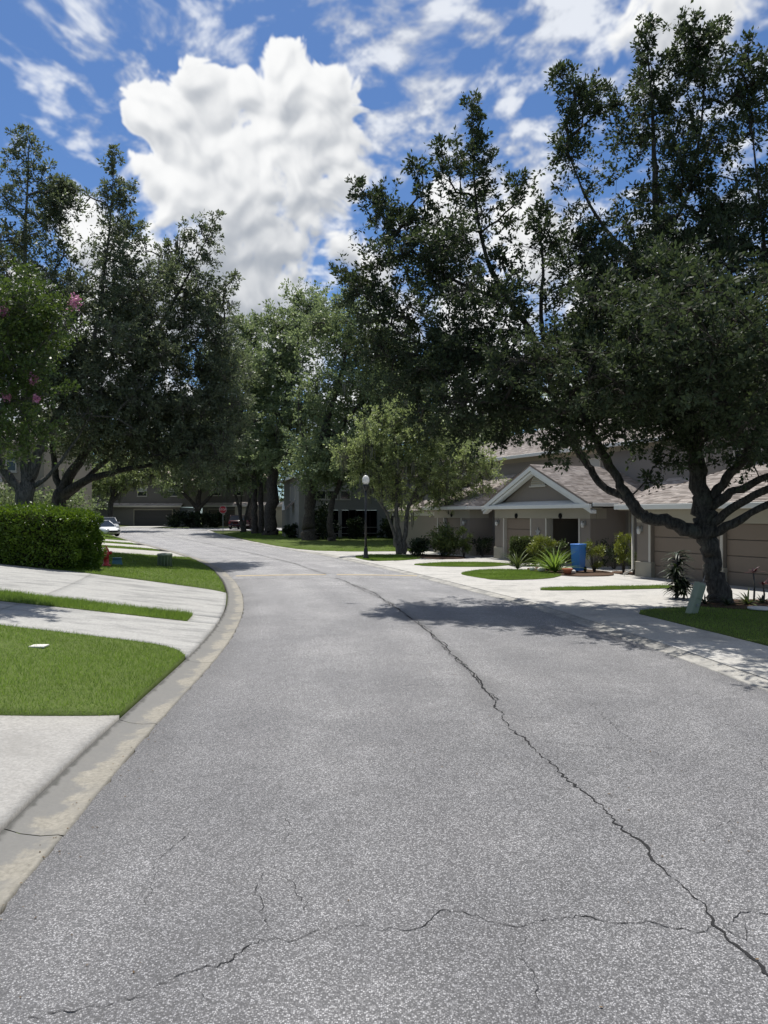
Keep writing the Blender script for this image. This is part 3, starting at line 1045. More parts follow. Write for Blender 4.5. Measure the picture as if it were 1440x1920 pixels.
# ------------------------------------------------------------------ right side: pavement, aprons, lawns
X2 = np.linspace(0, 1, 30)
ays = np.concatenate([np.arange(2, 40, 1.0), np.arange(40, 60.1, 2.0)])
Yq = np.repeat(ays[:, None], 30, 1)
Xq = XRi(Yq) + 0.012 + X2[None, :] * 17
Zq = rise(Yq) + 0.04 + 0 * Xq
i = np.arange((len(ays) - 1) * 30).reshape(-1, 30)[:, :-1].ravel()
mesh_np('driveway_apron', np.stack([Xq, Yq, Zq], -1).reshape(-1, 3), np.stack([i, i + 1, i + 31, i + 30], 1), M_CONC, None, None, False, 'structure')
side = empty('sidewalk', (0, 0, 0), kind='structure')
y = 4.0
while y < 47:
    a, b = y, y + 1.55 * float(cR(y))
    ys = np.array([a + .006, (a + b) / 2, b - .006])
    x0 = XRi(ys) + 0.014
    x1 = x0 + 1.62 / cR(ys)
    mb = MB()
    zt = 0.052 + random.uniform(-.002, .003)
    vs = [(x0[k], ys[k], float(rise(ys[k])) + zt) for k in range(3)] + [(x1[k], ys[k], float(rise(ys[k])) + zt) for k in range(3)]
    vs += [(p[0], p[1], p[2] - 0.06) for p in vs]
    mb.add(vs, [(0, 3, 4, 1), (1, 4, 5, 2), (0, 6, 9, 3), (2, 5, 11, 8), (0, 1, 7, 6), (1, 2, 8, 7), (3, 9, 10, 4), (4, 10, 11, 5)])
    mb.build('slab', M_CONC, side)
    y = b


def inpoly(P, x, y):
    P = np.array(P)
    c = np.zeros(len(x), bool)
    j = len(P) - 1
    for i in range(len(P)):
        xi, yi = P[i]
        xj, yj = P[j]
        c ^= ((yi > y) != (yj > y)) & (x < (xj - xi) * (y - yi) / (yj - yi + 1e-12) + xi)
        j = i
    return c


def rounded(P, it=2):
    P = [np.array(p, float) for p in P]
    for _ in range(it):
        Q = []
        for a, b in zip(P, P[1:] + P[:1]):
            Q += [a * .8 + b * .2, a * .2 + b * .8]
        P = Q
    return P


def bed(name, P, z, m, kind='structure', parent=None, th=0.06):
    mb = MB()
    mb.prism([(p[0], p[1], float(rise(p[1])) + z) for p in P], (0, 0, -th))
    return mb.build(name, m, parent, kind)


def lawn_poly(P, n, h, w, lab, seed, it=2):
    Q = rounded(P, it)
    bed('lawn', Q, 0.062, M_SOIL)
    A = np.array(Q)
    r = np.random.default_rng(seed)
    lo, hi = A.min(0), A.max(0)
    x = r.uniform(lo[0], hi[0], n * 3)
    y = r.uniform(lo[1], hi[1], n * 3)
    k = inpoly(Q, x, y)
    x, y = x[k][:n], y[k][:n]
    grass_on('grass', lab, np.column_stack([x, y, rise(y) + 0.055]), h, wide=w, seed=seed + 1)


lawn_poly([(5.75, 17.4), (6.2, 15.0), (6.65, 12.9), (7.3, 9.6), (8.2, 5.0), (15, 5.0), (15, 16.2), (11.5, 17.0), (9.9, 17.6), (7.5, 18.3)], 60000, 0.06, 0.011, 'shaded lawn under the big oak beside the leaning pedestal', 401, 1)
lawn_poly([(4.7, 22.3), (6.5, 22.4), (9.6, 23.1), (9.5, 23.7), (7.0, 23.4), (4.9, 22.95)], 9000, 0.07, 0.012, 'long thin grass strip between driveways at the tan garage doors', 402, 1)
lawn_poly([(2.75, 28.6), (3.85, 25.7), (5.9, 26.4), (6.9, 28.2), (6.2, 30.6), (4.1, 31.0)], 24000, 0.065, 0.014, 'bright green lawn wedge in front of the gabled garage', 403)
lawn_poly([(1.05, 33.8), (2.5, 32.7), (4.6, 32.5), (6.2, 34.2), (5.0, 35.6), (3.0, 35.8)], 12000, 0.07, 0.016, 'small lawn strip between gabled garage and lamp post lawn', 404)
lawn_poly([(-1.8, 40.6), (-0.7, 36.4), (0.9, 37.2), (2.2, 39.2), (1.2, 42.3), (-0.6, 42.8)], 11000, 0.08, 0.018, 'small lawn at the foot of the black lamp post', 405)
lawn_poly([(-3.6, 46.4), (-6.6, 51.0), (-12.2, 64.5), (-17.2, 77.5), (-10, 84), (2, 70), (6, 64), (4, 47)], 46000, 0.09, 0.033, 'shaded lawn below the tall oaks and the grey house', 406, 1)
bed('mulch_bed', rounded([(7.6, 18.6), (8.4, 17.6), (10.4, 17.4), (12.3, 18.2), (11.5, 19.4), (9.0, 19.7)]), 0.085, M_MULCH)
bed('mulch_bed', rounded([(6.1, 29.0), (7.0, 27.3), (8.6, 27.6), (9.1, 29.4), (8.3, 31.2), (6.6, 32.4), (5.9, 31.0)]), 0.075, M_MULCH)
bed('mulch_bed', rounded([(1.2, 40.0), (2.6, 38.2), (4.3, 38.6), (4.4, 40.6), (2.6, 42.6), (1.2, 42.2)]), 0.078, M_MULCH)
bed('mulch_bed', rounded([(8.9, 28.9), (9.4, 28.1), (9.8, 28.6), (9.8, 29.7), (9.2, 29.8)]), 0.073, M_MULCH)

# speed hump with worn yellow bands
hump = empty('speed_hump', (0, 0, 0), kind='structure')
HY, HL, HH = 27.3, 0.55, 0.075
ts = np.linspace(-1, 1, 9)
xs = np.linspace(float(XL(HY)) + 0.12, float(XR(HY)) - 0.1, 30)


def hz(x, t): return zroad(x, HY + t * HL) + HH * math.cos(t * math.pi / 2) + 0.004


def hy(x, t): return HY + t * HL + 0.05 * (x + 2) * 0.12


co = np.array([(x, hy(x, t), float(hz(x, t))) for t in ts for x in xs])
nx = len(xs)
i = np.arange(8 * nx).reshape(8, nx)[:, :-1].ravel()
mesh_np('hump_body', co, np.stack([i, i + 1, i + nx + 1, i + nx], 1), M_ASPHALT, hump, {'wear': np.full(len(co), .12), 'far_glare': np.full(len(co), .8)}, True)
sxh = float(np.interp(HY, SEAM[:, 1], SEAM[:, 0]))
for xa, xb in ((xs[0] + .05, sxh - 0.2), (sxh + 0.2, xs[-1] - 0.05)):
    xx = np.linspace(xa, xb, 16)
    tt = np.linspace(-0.3, 0.3, 5)
    co = np.array([(x, hy(x, t), float(hz(x, t)) + 0.004) for t in tt for x in xx])
    i = np.arange(4 * 16).reshape(4, 16)[:, :-1].ravel()
    mesh_np('yellow_band', co, np.stack([i, i + 1, i + 17, i + 16], 1), M_YPAINT, hump, None, True)


# dry leaves and grit blown into the gutters and across the carriageway
_q = np.random.default_rng(77)
n = 900
yy = 3.2 + 26 * _q.random(n) ** 1.6
ed = _q.random(n)
xx = np.where(ed < .3, XL(yy) + np.abs(_q.normal(0, .3, n)) - .12, np.where(ed < .66, XR(yy) - np.abs(_q.normal(0, .25, n)) + .25, np.where(ed < .9, np.interp(yy, SEAM[:, 1], SEAM[:, 0]) + _q.normal(0, .6, n), XL(yy) + (XR(yy) - XL(yy)) * _q.random(n))))
kl = np.interp((XL(yy) - xx) * cL(yy), [0, .03, .16, .3, .4, .43], [.008, .014, .006, .022, .052, .056])
kr = np.interp((xx - XR(yy)) * cR(yy), [0, .02, .12, .26, .3], [.008, .014, .012, .04, .046])
zz = np.where(xx < XL(yy), kl, np.where(xx > XR(yy), kr, zroad(xx, yy))) + .006
a_ = _q.uniform(0, 6.28, n)
l_ = _q.uniform(.008, .026, n)
d_ = np.column_stack([np.cos(a_), np.sin(a_), _q.uniform(-.1, .35, n)]) * l_[:, None]
w_ = np.column_stack([-np.sin(a_), np.cos(a_), _q.uniform(-.2, .2, n)]) * (l_ * .28)[:, None]
p_ = np.column_stack([xx, yy, zz])
lq = np.stack([p_ - d_ * .5, p_ + w_, p_ + d_ * .5, p_ - w_], 1).reshape(-1, 3)
lq[:, 2] = np.maximum(lq[:, 2], np.repeat(zz, 4) - .003)
_lm = leaf_mat('dry_leaf', (0.06, 0.04, 0.025), (0.2, 0.14, 0.08), (.1, .07, .03), .1, .8, .1)
tag(mesh_np('fallen_leaves', lq, np.arange(len(lq)).reshape(-1, 4), _lm, None, {'tint': np.repeat(_q.random(n), 4)}), 'dry brown leaf litter in the gutters and along the seam', 'leaf litter', None, 'stuff')


# ------------------------------------------------------------------ building kit (local x along the front, y into the house)
def roof_plane(parent, pts, shingles=True, th=0.1, seed=0, row=0.145, tab=0.31):
    """pts: convex planar polygon, pts[0]->pts[1] is the eave."""
    P = [Vector(p) for p in pts]
    uu = (P[1] - P[0]).normalized()
    nn = None
    for k in range(2, len(P)):
        c = uu.cross(P[k] - P[0])
        if c.length > 1e-4:
            nn = c.normalized()
            break
    if nn.z < 0:
        nn = -nn
    ww = nn.cross(uu)
    if ww.z < 0:
        ww = -ww
    mb = MB().prism([p for p in P], -nn * th)
    rf = mb.build('roof', M_ROOFBASE, parent)
    if not shingles:
        return rf
    q = [((p - P[0]).dot(uu), (p - P[0]).dot(ww)) for p in P]
    top = max(b for a, b in q)
    r = np.random.default_rng(seed)
    co, fa, ti = [], [], []
    j = 0
    d = -0.03
    while d < top - 0.02:
        dm = min(max(d + row * 0.5, 0.001), top - 0.001)
        xs = []
        for (a, b), (c, e) in zip(q, q[1:] + q[:1]):
            if (b - dm) * (e - dm) <= 0 and abs(e - b) > 1e-9:
                xs.append(a + (c - a) * (dm - b) / (e - b))
        if len(xs) >= 2:
            a, b = min(xs) - 0.02, max(xs) + 0.02
            x = a - r.uniform(0, tab)
            while x < b:
                w = tab * r.uniform(0.6, 1.35)
                x0, x1 = max(x, a), min(x + w - 0.008, b)
                x += w
                if x1 - x0 < 0.02:
                    continue
                up_ = min(d + row + 0.02, top)
                lift = r.uniform(0.012, 0.024)
                o = P[0]
                A = o + uu * x0 + ww * d + nn * lift
                B = o + uu * x1 + ww * d + nn * lift
                C = o + uu * x1 + ww * up_ + nn * 0.004
                D = o + uu * x0 + ww * up_ + nn * 0.004
                E = o + uu * x0 + ww * d + nn * 0.001
                F = o + uu * x1 + ww * d + nn * 0.001
                k = len(co)
                co += [tuple(A), tuple(B), tuple(C), tuple(D), tuple(E), tuple(F)]
                fa += [(k, k + 1, k + 2, k + 3), (k + 4, k + 5, k + 1, k)]
                ti += [float(np.clip(r.normal(.5, .3), 0, 1))] * 6
        d += row
        j += 1
    if co:
        mesh_np('shingles', co, np.array(fa), M_SHINGLE, rf, {'tint': ti}, False, 'stuff')
    return rf


def garage_door(parent, x0, x1, y, z0, z1, m=None, rows=4):
    root = MB().box(x0, x1, y + 0.05, y + 0.08, z0, z1).build('garage_door', m or M_DOOR, parent)
    h = (z1 - z0) / rows
    for k in range(rows):
        MB().bbox(x0 + 0.01, x1 - 0.01, y, y + 0.052, z0 + k * h + 0.012, z0 + (k + 1) * h - 0.012, 0.012).build('door_panel', m or M_DOOR, root)
    return root


def window(parent, x0, x1, y, z0, z1, axis='x', blind=True, mull=0, d=-1):
    """frame + panes + sill on a wall facing -y (axis x) or -x (axis y)"""
    f = 0.07

    def B(mb, a0, a1, b0, b1, c0, c1):
        if axis == 'x':
            mb.box(a0, a1, b0, b1, c0, c1)
        else:
            mb.box(b0, b1, a0, a1, c0, c1)
        return mb
    fr = MB()
    B(fr, x0, x0 + f, y - 0.05, y + 0.02, z0, z1)
    B(fr, x1 - f, x1, y - 0.05, y + 0.02, z0, z1)
    B(fr, x0 + f, x1 - f, y - 0.05, y + 0.02, z1 - f, z1)
    B(fr, x0 + f, x1 - f, y - 0.05, y + 0.02, z0, z0 + f)
    zm = (z0 + z1) / 2
    B(fr, x0 + f, x1 - f, y - 0.035, y + 0.02, zm - 0.025, zm + 0.025)
    w = fr.build('window', M_TRIM, parent)
    B(MB(), x0 + f, x1 - f, y - 0.012, y + 0.012, zm + 0.025, z1 - f).build('pane', M_BLIND if blind else M_GLASS, w)
    B(MB(), x0 + f, x1 - f, y - 0.01, y + 0.012, z0 + f, zm - 0.025).build('pane', M_GLASS, w)
    B(MB(), x0 - 0.05, x1 + 0.05, y - 0.09, y + 0.02, z0 - 0.07, z0 - 0.002).build('sill', M_TRIM, w)
    return w


def lantern(parent, x, y, z):
    b = MB().box(x - .05, x + .05, y - .03, y, z - .08, z + .1)
    b.tube([(x, y - .02, z + .06), (x, y - .1, z + .12), (x, y - .16, z + .08)], 0.012, 6)
    b.lathe([(0.015, .12), (.05, .1), (.085, .04), (.02, .035)], n=8)
    for k in range(len(b.v) - 32, len(b.v)):
        q = b.v[k]
        b.v[k] = (q[0] + x, q[1] + y - .16, q[2] + z)
    l = b.build('wall_lantern', M_STEEL, parent)
    g = MB().lathe([(.03, z - .18), (.06, z - .15), (.075, z - .02), (.06, z + .03)], x, y - .16, 8)
    g.build('lantern_glass', M_GLOBE, l)
    return l


def downspout(parent, x, y, z0, z1, m):
    MB().box(x - .04, x + .04, y - .07, y - .005, z0 + .15, z1).build('downspout', m, parent)


# ------------------------------------------------------------------ the townhouse row with garages
RZ = R(-65)
block = empty('townhouse_row', (6.1, 38.9, 0.05), RZ, 'taupe stucco townhouse row with gabled garage and tan shingle roofs', 'building')
b = block
Z0 = -0.12


def wall(x0, x1, y0, y1, z0, z1, m=M_WALL, name='wall'):
    return MB().box(x0, x1, y0, y1, z0, z1).build(name, m, b)


# --- gabled garage
DT = 2.12
gx0, gx1, gc, apex = -0.47, 7.04, 3.285, 4.72
for (a, c) in ((-0.47, 0.32), (2.76, 3.87), (6.37, 7.04)):
    pil = wall(a, c, 0.0, 0.35, 0.6, DT - .001, M_WALL, 'pillar')
    MB().bbox(a - 0.05, c + 0.05, -0.05, 0.38, Z0, 0.6, 0.02).build('plinth', M_BEAM, pil)
for a in (0.32, 2.66, 3.87, 6.27):
    MB().box(a + 0.001, a + 0.1, -0.03, 0.36, Z0, DT - .002).build('door_jamb', M_TRIM, b)
wall(gx0, gx1, -0.02, 0.34, DT, 2.56, M_BEAM, 'beam')
wall(gx1 - 0.02, gx1 + 0.014, 0.345, 0.9, DT, 2.56, M_BEAM, 'beam_return')
wall(gx1 - 0.2, gx1, 0.352, 4.6, Z0, 2.6)
wall(gx0, gx0 + 0.2, 0.352, 4.6, Z0, 2.6)
wall(3.2, 3.4, 0.352, 4.5, Z0, 2.6, M_WALL, 'partition_wall')
garage_door(b, 0.43, 2.65, 0.14, Z0 + .02, DT, M_DOOR)
wall(gx0 + .2, gx1 - .2, 4.3, 4.45, Z0, 2.6, M_WALL, 'back_wall')
MB().box(3.4, gx1 - .2, 0.36, 4.3, 2.45, 2.5).build('garage_ceiling', M_WALL, b)
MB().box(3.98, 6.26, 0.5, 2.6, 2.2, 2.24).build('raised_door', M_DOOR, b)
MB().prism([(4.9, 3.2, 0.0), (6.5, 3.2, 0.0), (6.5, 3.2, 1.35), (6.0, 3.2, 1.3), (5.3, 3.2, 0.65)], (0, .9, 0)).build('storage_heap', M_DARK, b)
# gable
MB().prism([(gx0, 0.02, 2.56), (gx1, 0.02, 2.56), (gc, 0.02, apex - 0.32)], (0, 0.2, 0)).build('gable_wall', M_WALL, b)
ex0, ex1 = gc - 4.2, gc + 4.2
ez = 2.82
roof_plane(b, [(ex1, -0.48, ez), (ex1, 4.62, ez), (gc, 4.62, apex), (gc, -0.48, apex)], True, 0.09, 1)
roof_plane(b, [(ex0, 4.62, ez), (ex0, -0.48, ez), (gc, -0.48, apex), (gc, 4.62, apex)], True, 0.09, 2)
sl = (apex - ez) / 4.2
for s in (-1, 1):
    for dz, dy, th, y0 in ((-.115, 0.0, 0.2, -0.5), (-.33, 0.05, 0.13, -0.42)):
        p0 = (gc + s * 4.28, y0, ez - 0.036 + dz + 0.02)
        p1 = (gc, y0, apex + dz + 0.02)
        MB().prism([p0, p1, (p1[0], y0, p1[2] - th), (p0[0], y0, p0[2] - th)], (0, 0.06 if dy == 0 else 0.3, 0)).build('rake_board', M_FASCIA, b)
MB().bbox(ex0 - 0.1, ex1 + 0.06, -0.52, -0.36, 2.585, 2.76, 0.015).build('fascia', M_FASCIA, b)
MB().prism([(ex0 + .15, -0.5, 2.765), (ex1 - .15, -0.5, 2.765), (ex1 - .4, 0.02, 2.95), (ex0 + .4, 0.02, 2.95)], (0, 0, -0.03)).build('pent_ledge', M_FASCIA, b)
MB().box(ex0, ex1, -0.36, 0.3, 2.565, 2.6).build('soffit', M_BEAM, b)
for s, x in ((-1, ex0), (1, ex1)):
    MB().bbox(min(x, x + s * .12), max(x, x + s * .12), -0.3, 4.6, ez - .17, ez - 0.015, 0.015).build('gutter', M_FASCIA, b)
# half-round vent
vent = MB()
arc = [(gc + .55 * math.cos(a), 0, 3.72 + .52 * math.sin(a)) for a in np.linspace(0, math.pi, 15)]
vent.prism([(p[0], -0.03, p[2]) for p in arc], (0, 0.06, 0))
vt = vent.build('gable_vent', M_TRIM, b)
for k in range(4):
    z = 3.78 + k * 0.105
    hw = math.sqrt(max(0.0, 1 - ((z + 0.06 - 3.72) / .52) ** 2)) * .55 - 0.05
    MB().prism([(gc - hw, -0.035, z), (gc + hw, -0.035, z), (gc + hw, -0.06, z + .03), (gc - hw, -0.06, z + .03)], (0, 0, .045)).build('vent_slat', M_BEAM, vt)
MB().box(gc - .66, gc + .66, -.07, 0.015, 3.64, 3.715).build('vent_sill', M_TRIM, vt)
# number plaques, lanterns and the star ornament
for x in (1.5, 5.0):
    MB().lathe([(0.001, -0.045), (.13, -.045), (.13, -.021)], n=14, axis='y', o=(x, 0, 2.24)).build('number_plaque', M_DARK, b)
lantern(b, -0.1, 0, 1.9)
lantern(b, 6.7, 0, 1.9)
st = []
for k in range(10):
    r_ = 0.24 if k % 2 == 0 else 0.1
    st.append((3.3 + r_ * math.sin(k * math.pi / 5), -0.04, 1.45 + r_ * math.cos(k * math.pi / 5)))
MB().prism(st, (0, 0.035, 0)).build('star_ornament', M_STEEL, b)
# --- recess between gabled garage and the next unit
wall(gx1, 11.8, 2.0, 2.2, Z0, 2.62)
MB().box(8.3, 9.3, 1.93, 1.999, Z0 + .05, 2.05).build('entry_door', simple('brown_door', (0.1, 0.065, 0.05), .5), b)
MB().box(gx1 + .55, 11.2, 1.45, 1.58, 2.56, 2.74).build('gutter', M_FASCIA, b)
roof_plane(b, [(gx1 + .1, 1.5, 2.76), (12.2, 1.5, 2.76), (12.2, 4.62, 4.0), (gx1 + .1, 4.62, 4.0)], True, 0.09, 3)
downspout(b, 7.35, 2.0, 0, 2.6, M_BEAM)
# --- left unit garage
for (a, c) in ((-7.1, -5.97), (-3.87, -3.0)):
    pil = wall(a, c, 0.0, 0.35, 0.6, DT - .001, M_WALL, 'pillar')
    MB().bbox(a - 0.05, c + 0.05, -0.05, 0.38, Z0, 0.6, 0.02).build('plinth', M_BEAM, pil)
for a in (-6.75, -5.97, -3.97):
    MB().box(a + 0.001, a + 0.1, -0.03, 0.36, Z0, DT - .002).build('door_jamb', M_TRIM, b)
wall(-7.1, -3.0, -0.02, 0.34, DT, 2.56, M_BEAM, 'beam')
wall(-3.02, -2.986, 0.345, 1.25, DT, 2.56, M_BEAM, 'beam_return')
wall(-3.2, -3.0, 0.352, 4.6, Z0, 2.6)
garage_door(b, -5.86, -3.98, 0.14, Z0 + .02, DT, M_DOOR)
MB().lathe([(0.001, -0.045), (.13, -.045), (.13, -.021)], n=14, axis='y', o=(-5.0, 0, 2.3)).build('number_plaque', M_DARK, b)
lantern(b, -3.45, 0, 1.9)
roof_plane(b, [(-7.5, -0.48, 2.8), (-2.55, -0.48, 2.8), (-4.9, 4.62, 4.8), (-7.5, 4.62, 4.8)], True, 0.09, 4)
roof_plane(b, [(-2.55, -0.48, 2.8), (-2.55, 4.62, 2.8), (-4.9, 4.62, 4.8)], True, 0.09, 5)
MB().bbox(-7.6, -2.45, -0.6, -0.46, 2.6, 2.78, 0.015).build('fascia', M_FASCIA, b)
MB().bbox(-2.54, -2.42, -0.455, 1.6, 2.6, 2.78, 0.015).build('fascia', M_FASCIA, b)
MB().box(-7.5, -2.56, -0.455, 0.3, 2.565, 2.6).build('soffit', M_BEAM, b)
wall(-3.0, gx0, 1.5, 1.7, Z0, 2.62)
roof_plane(b, [(-2.42, 1.1, 2.75), (-0.93, 1.1, 2.75), (-0.93, 4.62, 4.1), (-2.42, 4.62, 4.1)], True, 0.09, 6)
downspout(b, -2.6, 1.5, 0, 2.6, M_BEAM)
wall(-15, -7.1, 1.0, 1.2, Z0, 2.25)
wall(-15, -7.1, 0.92, 1.22, 2.25, 2.5, M_TRIM, 'lintel')
roof_plane(b, [(-15.2, 0.6, 2.6), (-7.52, 0.6, 2.6), (-7.52, 4.62, 3.6), (-15.2, 4.62, 3.6)], True, 0.09, 7)
# --- near unit with two tan doors
ry = -1.7
DR = 2.0
for (a, c) in ((11.6, 12.3), (14.95, 15.45), (18.1, 18.9)):
    pil = wall(a, c, ry, ry + 0.35, 0.55, DR - .001, M_WALL, 'pillar')
    MB().bbox(a - 0.05, c + 0.05, ry - 0.05, ry + 0.38, Z0, 0.55, 0.02).build('plinth', M_BEAM, pil)
for a in (12.2, 14.95, 15.35, 18.1):
    MB().box(a + 0.001, a + 0.099, ry - 0.03, ry + 0.36, Z0, DR - .002).build('door_jamb', M_TRIM, b)
wall(11.6, 18.9, ry - 0.02, ry + 0.34, DR, 2.45, M_BEAM, 'beam')
wall(11.6, 11.8, ry + .352, 4.6, Z0, 2.5)
wall(18.7, 18.9, ry + .352, 4.6, Z0, 2.5)
garage_door(b, 12.31, 14.94, ry + 0.14, Z0 + .02, DR, M_DOOR)
garage_door(b, 15.46, 18.09, ry + 0.14, Z0 + .02, DR, M_DOOR)
lantern(b, 11.85, ry, 1.75)
zt = 2.68 + 5.85 * 0.36
roof_plane(b, [(11.15, ry - .5, 2.68), (19.4, ry - .5, 2.68), (19.4, ry + 5.35, zt), (14.1, ry + 5.35, zt)], True, 0.09, 8)
roof_plane(b, [(11.15, 4.6, 2.68), (11.15, ry - .5, 2.68), (14.1, ry + 5.35, zt)], True, 0.09, 9)
MB().bbox(11.05, 19.4, ry - .62, ry - .48, 2.48, 2.66, 0.015).build('fascia', M_FASCIA, b)
MB().bbox(11.03, 11.14, ry - .475, 4.3, 2.48, 2.66, 0.015).build('fascia', M_FASCIA, b)
MB().box(11.15, 19.4, ry - .475, ry + .3, 2.455, 2.49).build('soffit', M_BEAM, b)
MB().tube([(11.5, ry - .1, 2.4), (11.5, ry - .1, .25), (11.45, ry - .5, .06)], 0.05, 8).build('drain_pipe', M_TRIM, b)
# --- upper storey
UT = 5.85
wall(-18, 12.0, 4.6, 4.8, Z0, UT, M_WALLUP, 'upper_wall')
wall(-18, -17.8, 4.8, 13, Z0, UT, M_WALLUP, 'end_wall')
wall(-18.05, 12.0, 4.56, 4.599, UT - .35, UT - .001, M_BEAM, 'frieze')
roof_plane(b, [(-18.6, 4.05, UT + .02), (11.2, 4.05, UT + .02), (11.2, 10.2, 8.3), (-12.6, 10.2, 8.3)], True, 0.1, 10, 0.16, 0.34)
roof_plane(b, [(-18.6, 13.8, UT + .02), (-18.6, 4.05, UT + .02), (-12.6, 10.2, 8.3)], False, 0.1, 11)
roof_plane(b, [(11.2, 16.3, UT + .02), (-18.6, 16.3, UT + .02), (-12.6, 10.2, 8.3), (11.2, 10.2, 8.3)], False, 0.1)
MB().bbox(-18.7, 11.2, 3.92, 4.04, UT - .16, UT + .03, .015).build('fascia', M_FASCIA, b)
for x in (-15, -11.5, -8.2, 1.2, 8.6):
    window(b, x, x + 1.3, 4.6, 4.1, 5.3)
wall(10.9, 24, 2.6, 2.8, 2.6, UT + .25, M_WALLUP, 'upper_wall')
wall(10.9, 11.1, 2.8, 4.6, 2.6, UT + .25, M_WALLUP, 'upper_wall')
wall(10.86, 11.0, 2.55, 2.599, 2.6, UT + .2, M_TRIM, 'corner_board')
roof_plane(b, [(10.4, 2.0, UT + .27), (24.4, 2.0, UT + .27), (24.4, 9.0, 8.7), (13.4, 9.0, 8.7)], True, 0.1, 12, 0.16, 0.34)
roof_plane(b, [(10.4, 10, UT + .27), (10.4, 2.0, UT + .27), (13.4, 9.0, 8.7)], True, 0.1, 13, 0.16, 0.34)
MB().bbox(10.3, 24.5, 1.86, 1.99, UT + .08, UT + .28, .015).build('fascia', M_FASCIA, b)
MB().bbox(10.28, 10.39, 1.995, 6, UT + .08, UT + .28, .015).build('fascia', M_FASCIA, b)
for x in (12.3, 15.5, 19):
    window(b, x, x + 1.3, 2.6, 4.2, 5.4)

# ------------------------------------------------------------------ the grey two-storey house in the shade
gh = empty('grey_house', (-7.6, 66, float(rise(66))), R(14), 'grey two storey house with screened porches behind the tall oaks', 'building')
b = gh
Z0 = -0.3
M_GREY = simple('grey_wall', (0.25, 0.245, 0.225), 0.9, 0.15, 0.06, 1.2, 0.3, 80)
wall(0.0, 1.3, 0, 0.2, Z0, 5.6, M_GREY)
wall(1.3, 17, 0, 0.2, 2.6, 5.6, M_GREY)
for a, c in ((3.6, 3.9), (7.2, 9.6), (12.3, 12.7), (15.6, 17)):
    wall(a, c, 0, 0.2, Z0, 2.6, M_GREY, 'pier')
wall(0.0, 0.2, 0.2, 12, Z0, 5.6, M_GREY, 'side_wall')
wall(16.8, 17, 0.2, 12, Z0, 5.6, M_GREY, 'side_wall')
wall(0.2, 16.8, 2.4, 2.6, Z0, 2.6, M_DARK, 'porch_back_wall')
for a, c in ((1.3, 3.6), (3.9, 7.2), (9.6, 12.3), (12.7, 15.6)):
    for z in (0.45, 1.0):
        MB().box(a, c, 0.06, 0.11, z, z + .06).build('porch_rail', M_GREY, b)
    n = int((c - a) / 0.8)
    for k in range(1, n + 1):
        x = a + (c - a) * k / (n + 1)
        MB().box(x - .025, x + .025, 0.06, 0.1, Z0, 2.6).build('screen_post', M_BLACK, b)
window(b, 1.55, 2.45, 0, 3.55, 5.1)
window(b, 2.55, 3.55, 0, 3.55, 5.1)
window(b, 3.7, 4.7, 0, 3.55, 5.1)
for x in (7.0, 10.5, 14):
    window(b, x, x + 1.2, 0, 3.55, 5.0)
for y_ in (2.2, 6.0):
    window(b, y_, y_ + .5, 0.0, 3.6, 4.9, 'y', False)
roof_plane(b, [(-.6, -.6, 5.6), (17.6, -.6, 5.6), (12, 6, 8), (5, 6, 8)], True, .1, 20, 0.2, 0.4)
roof_plane(b, [(-.6, 12.6, 5.6), (-.6, -.6, 5.6), (5, 6, 8)], True, .1, 21, 0.2, 0.4)
roof_plane(b, [(17.6, 12.6, 5.6), (-.6, 12.6, 5.6), (5, 6, 8), (12, 6, 8)], False)
roof_plane(b, [(17.6, -.6, 5.6), (17.6, 12.6, 5.6), (12, 6, 8)], False)
MB().box(-.7, 17.7, -.72, -.6, 5.42, 5.6).build('fascia', M_FASCIA, b)
MB().box(-.72, -.6, -.59, 12.6, 5.42, 5.6).build('fascia', M_FASCIA, b)
# entry canopy on the end wall
roof_plane(b, [(-.95, 3.2, 2.7), (-.95, 4.8, 2.7), (-.0, 4.8, 3.4), (0, 3.2, 3.4)], False, .09)
MB().prism([(-1.0, 3.1, 2.62), (-1.0, 4.9, 2.62), (-1.0, 4.0, 3.45)], (0.1, 0, 0)).build('canopy_gable', M_FASCIA, b)
for y_ in (3.2, 4.8):
    MB().box(-.95, -.83, y_ - .06, y_ + .06, Z0, 2.62).build('canopy_column', M_GREY, b)

# ------------------------------------------------------------------ far garages at the end of the street
M_FARW = simple('far_wall', (0.16, 0.15, 0.138), 0.9, 0.15, 0.06, 1.0)
M_FARD = simple('far_door', (0.075, 0.073, 0.07), 0.7, 0.2, 0.06, 2.0)


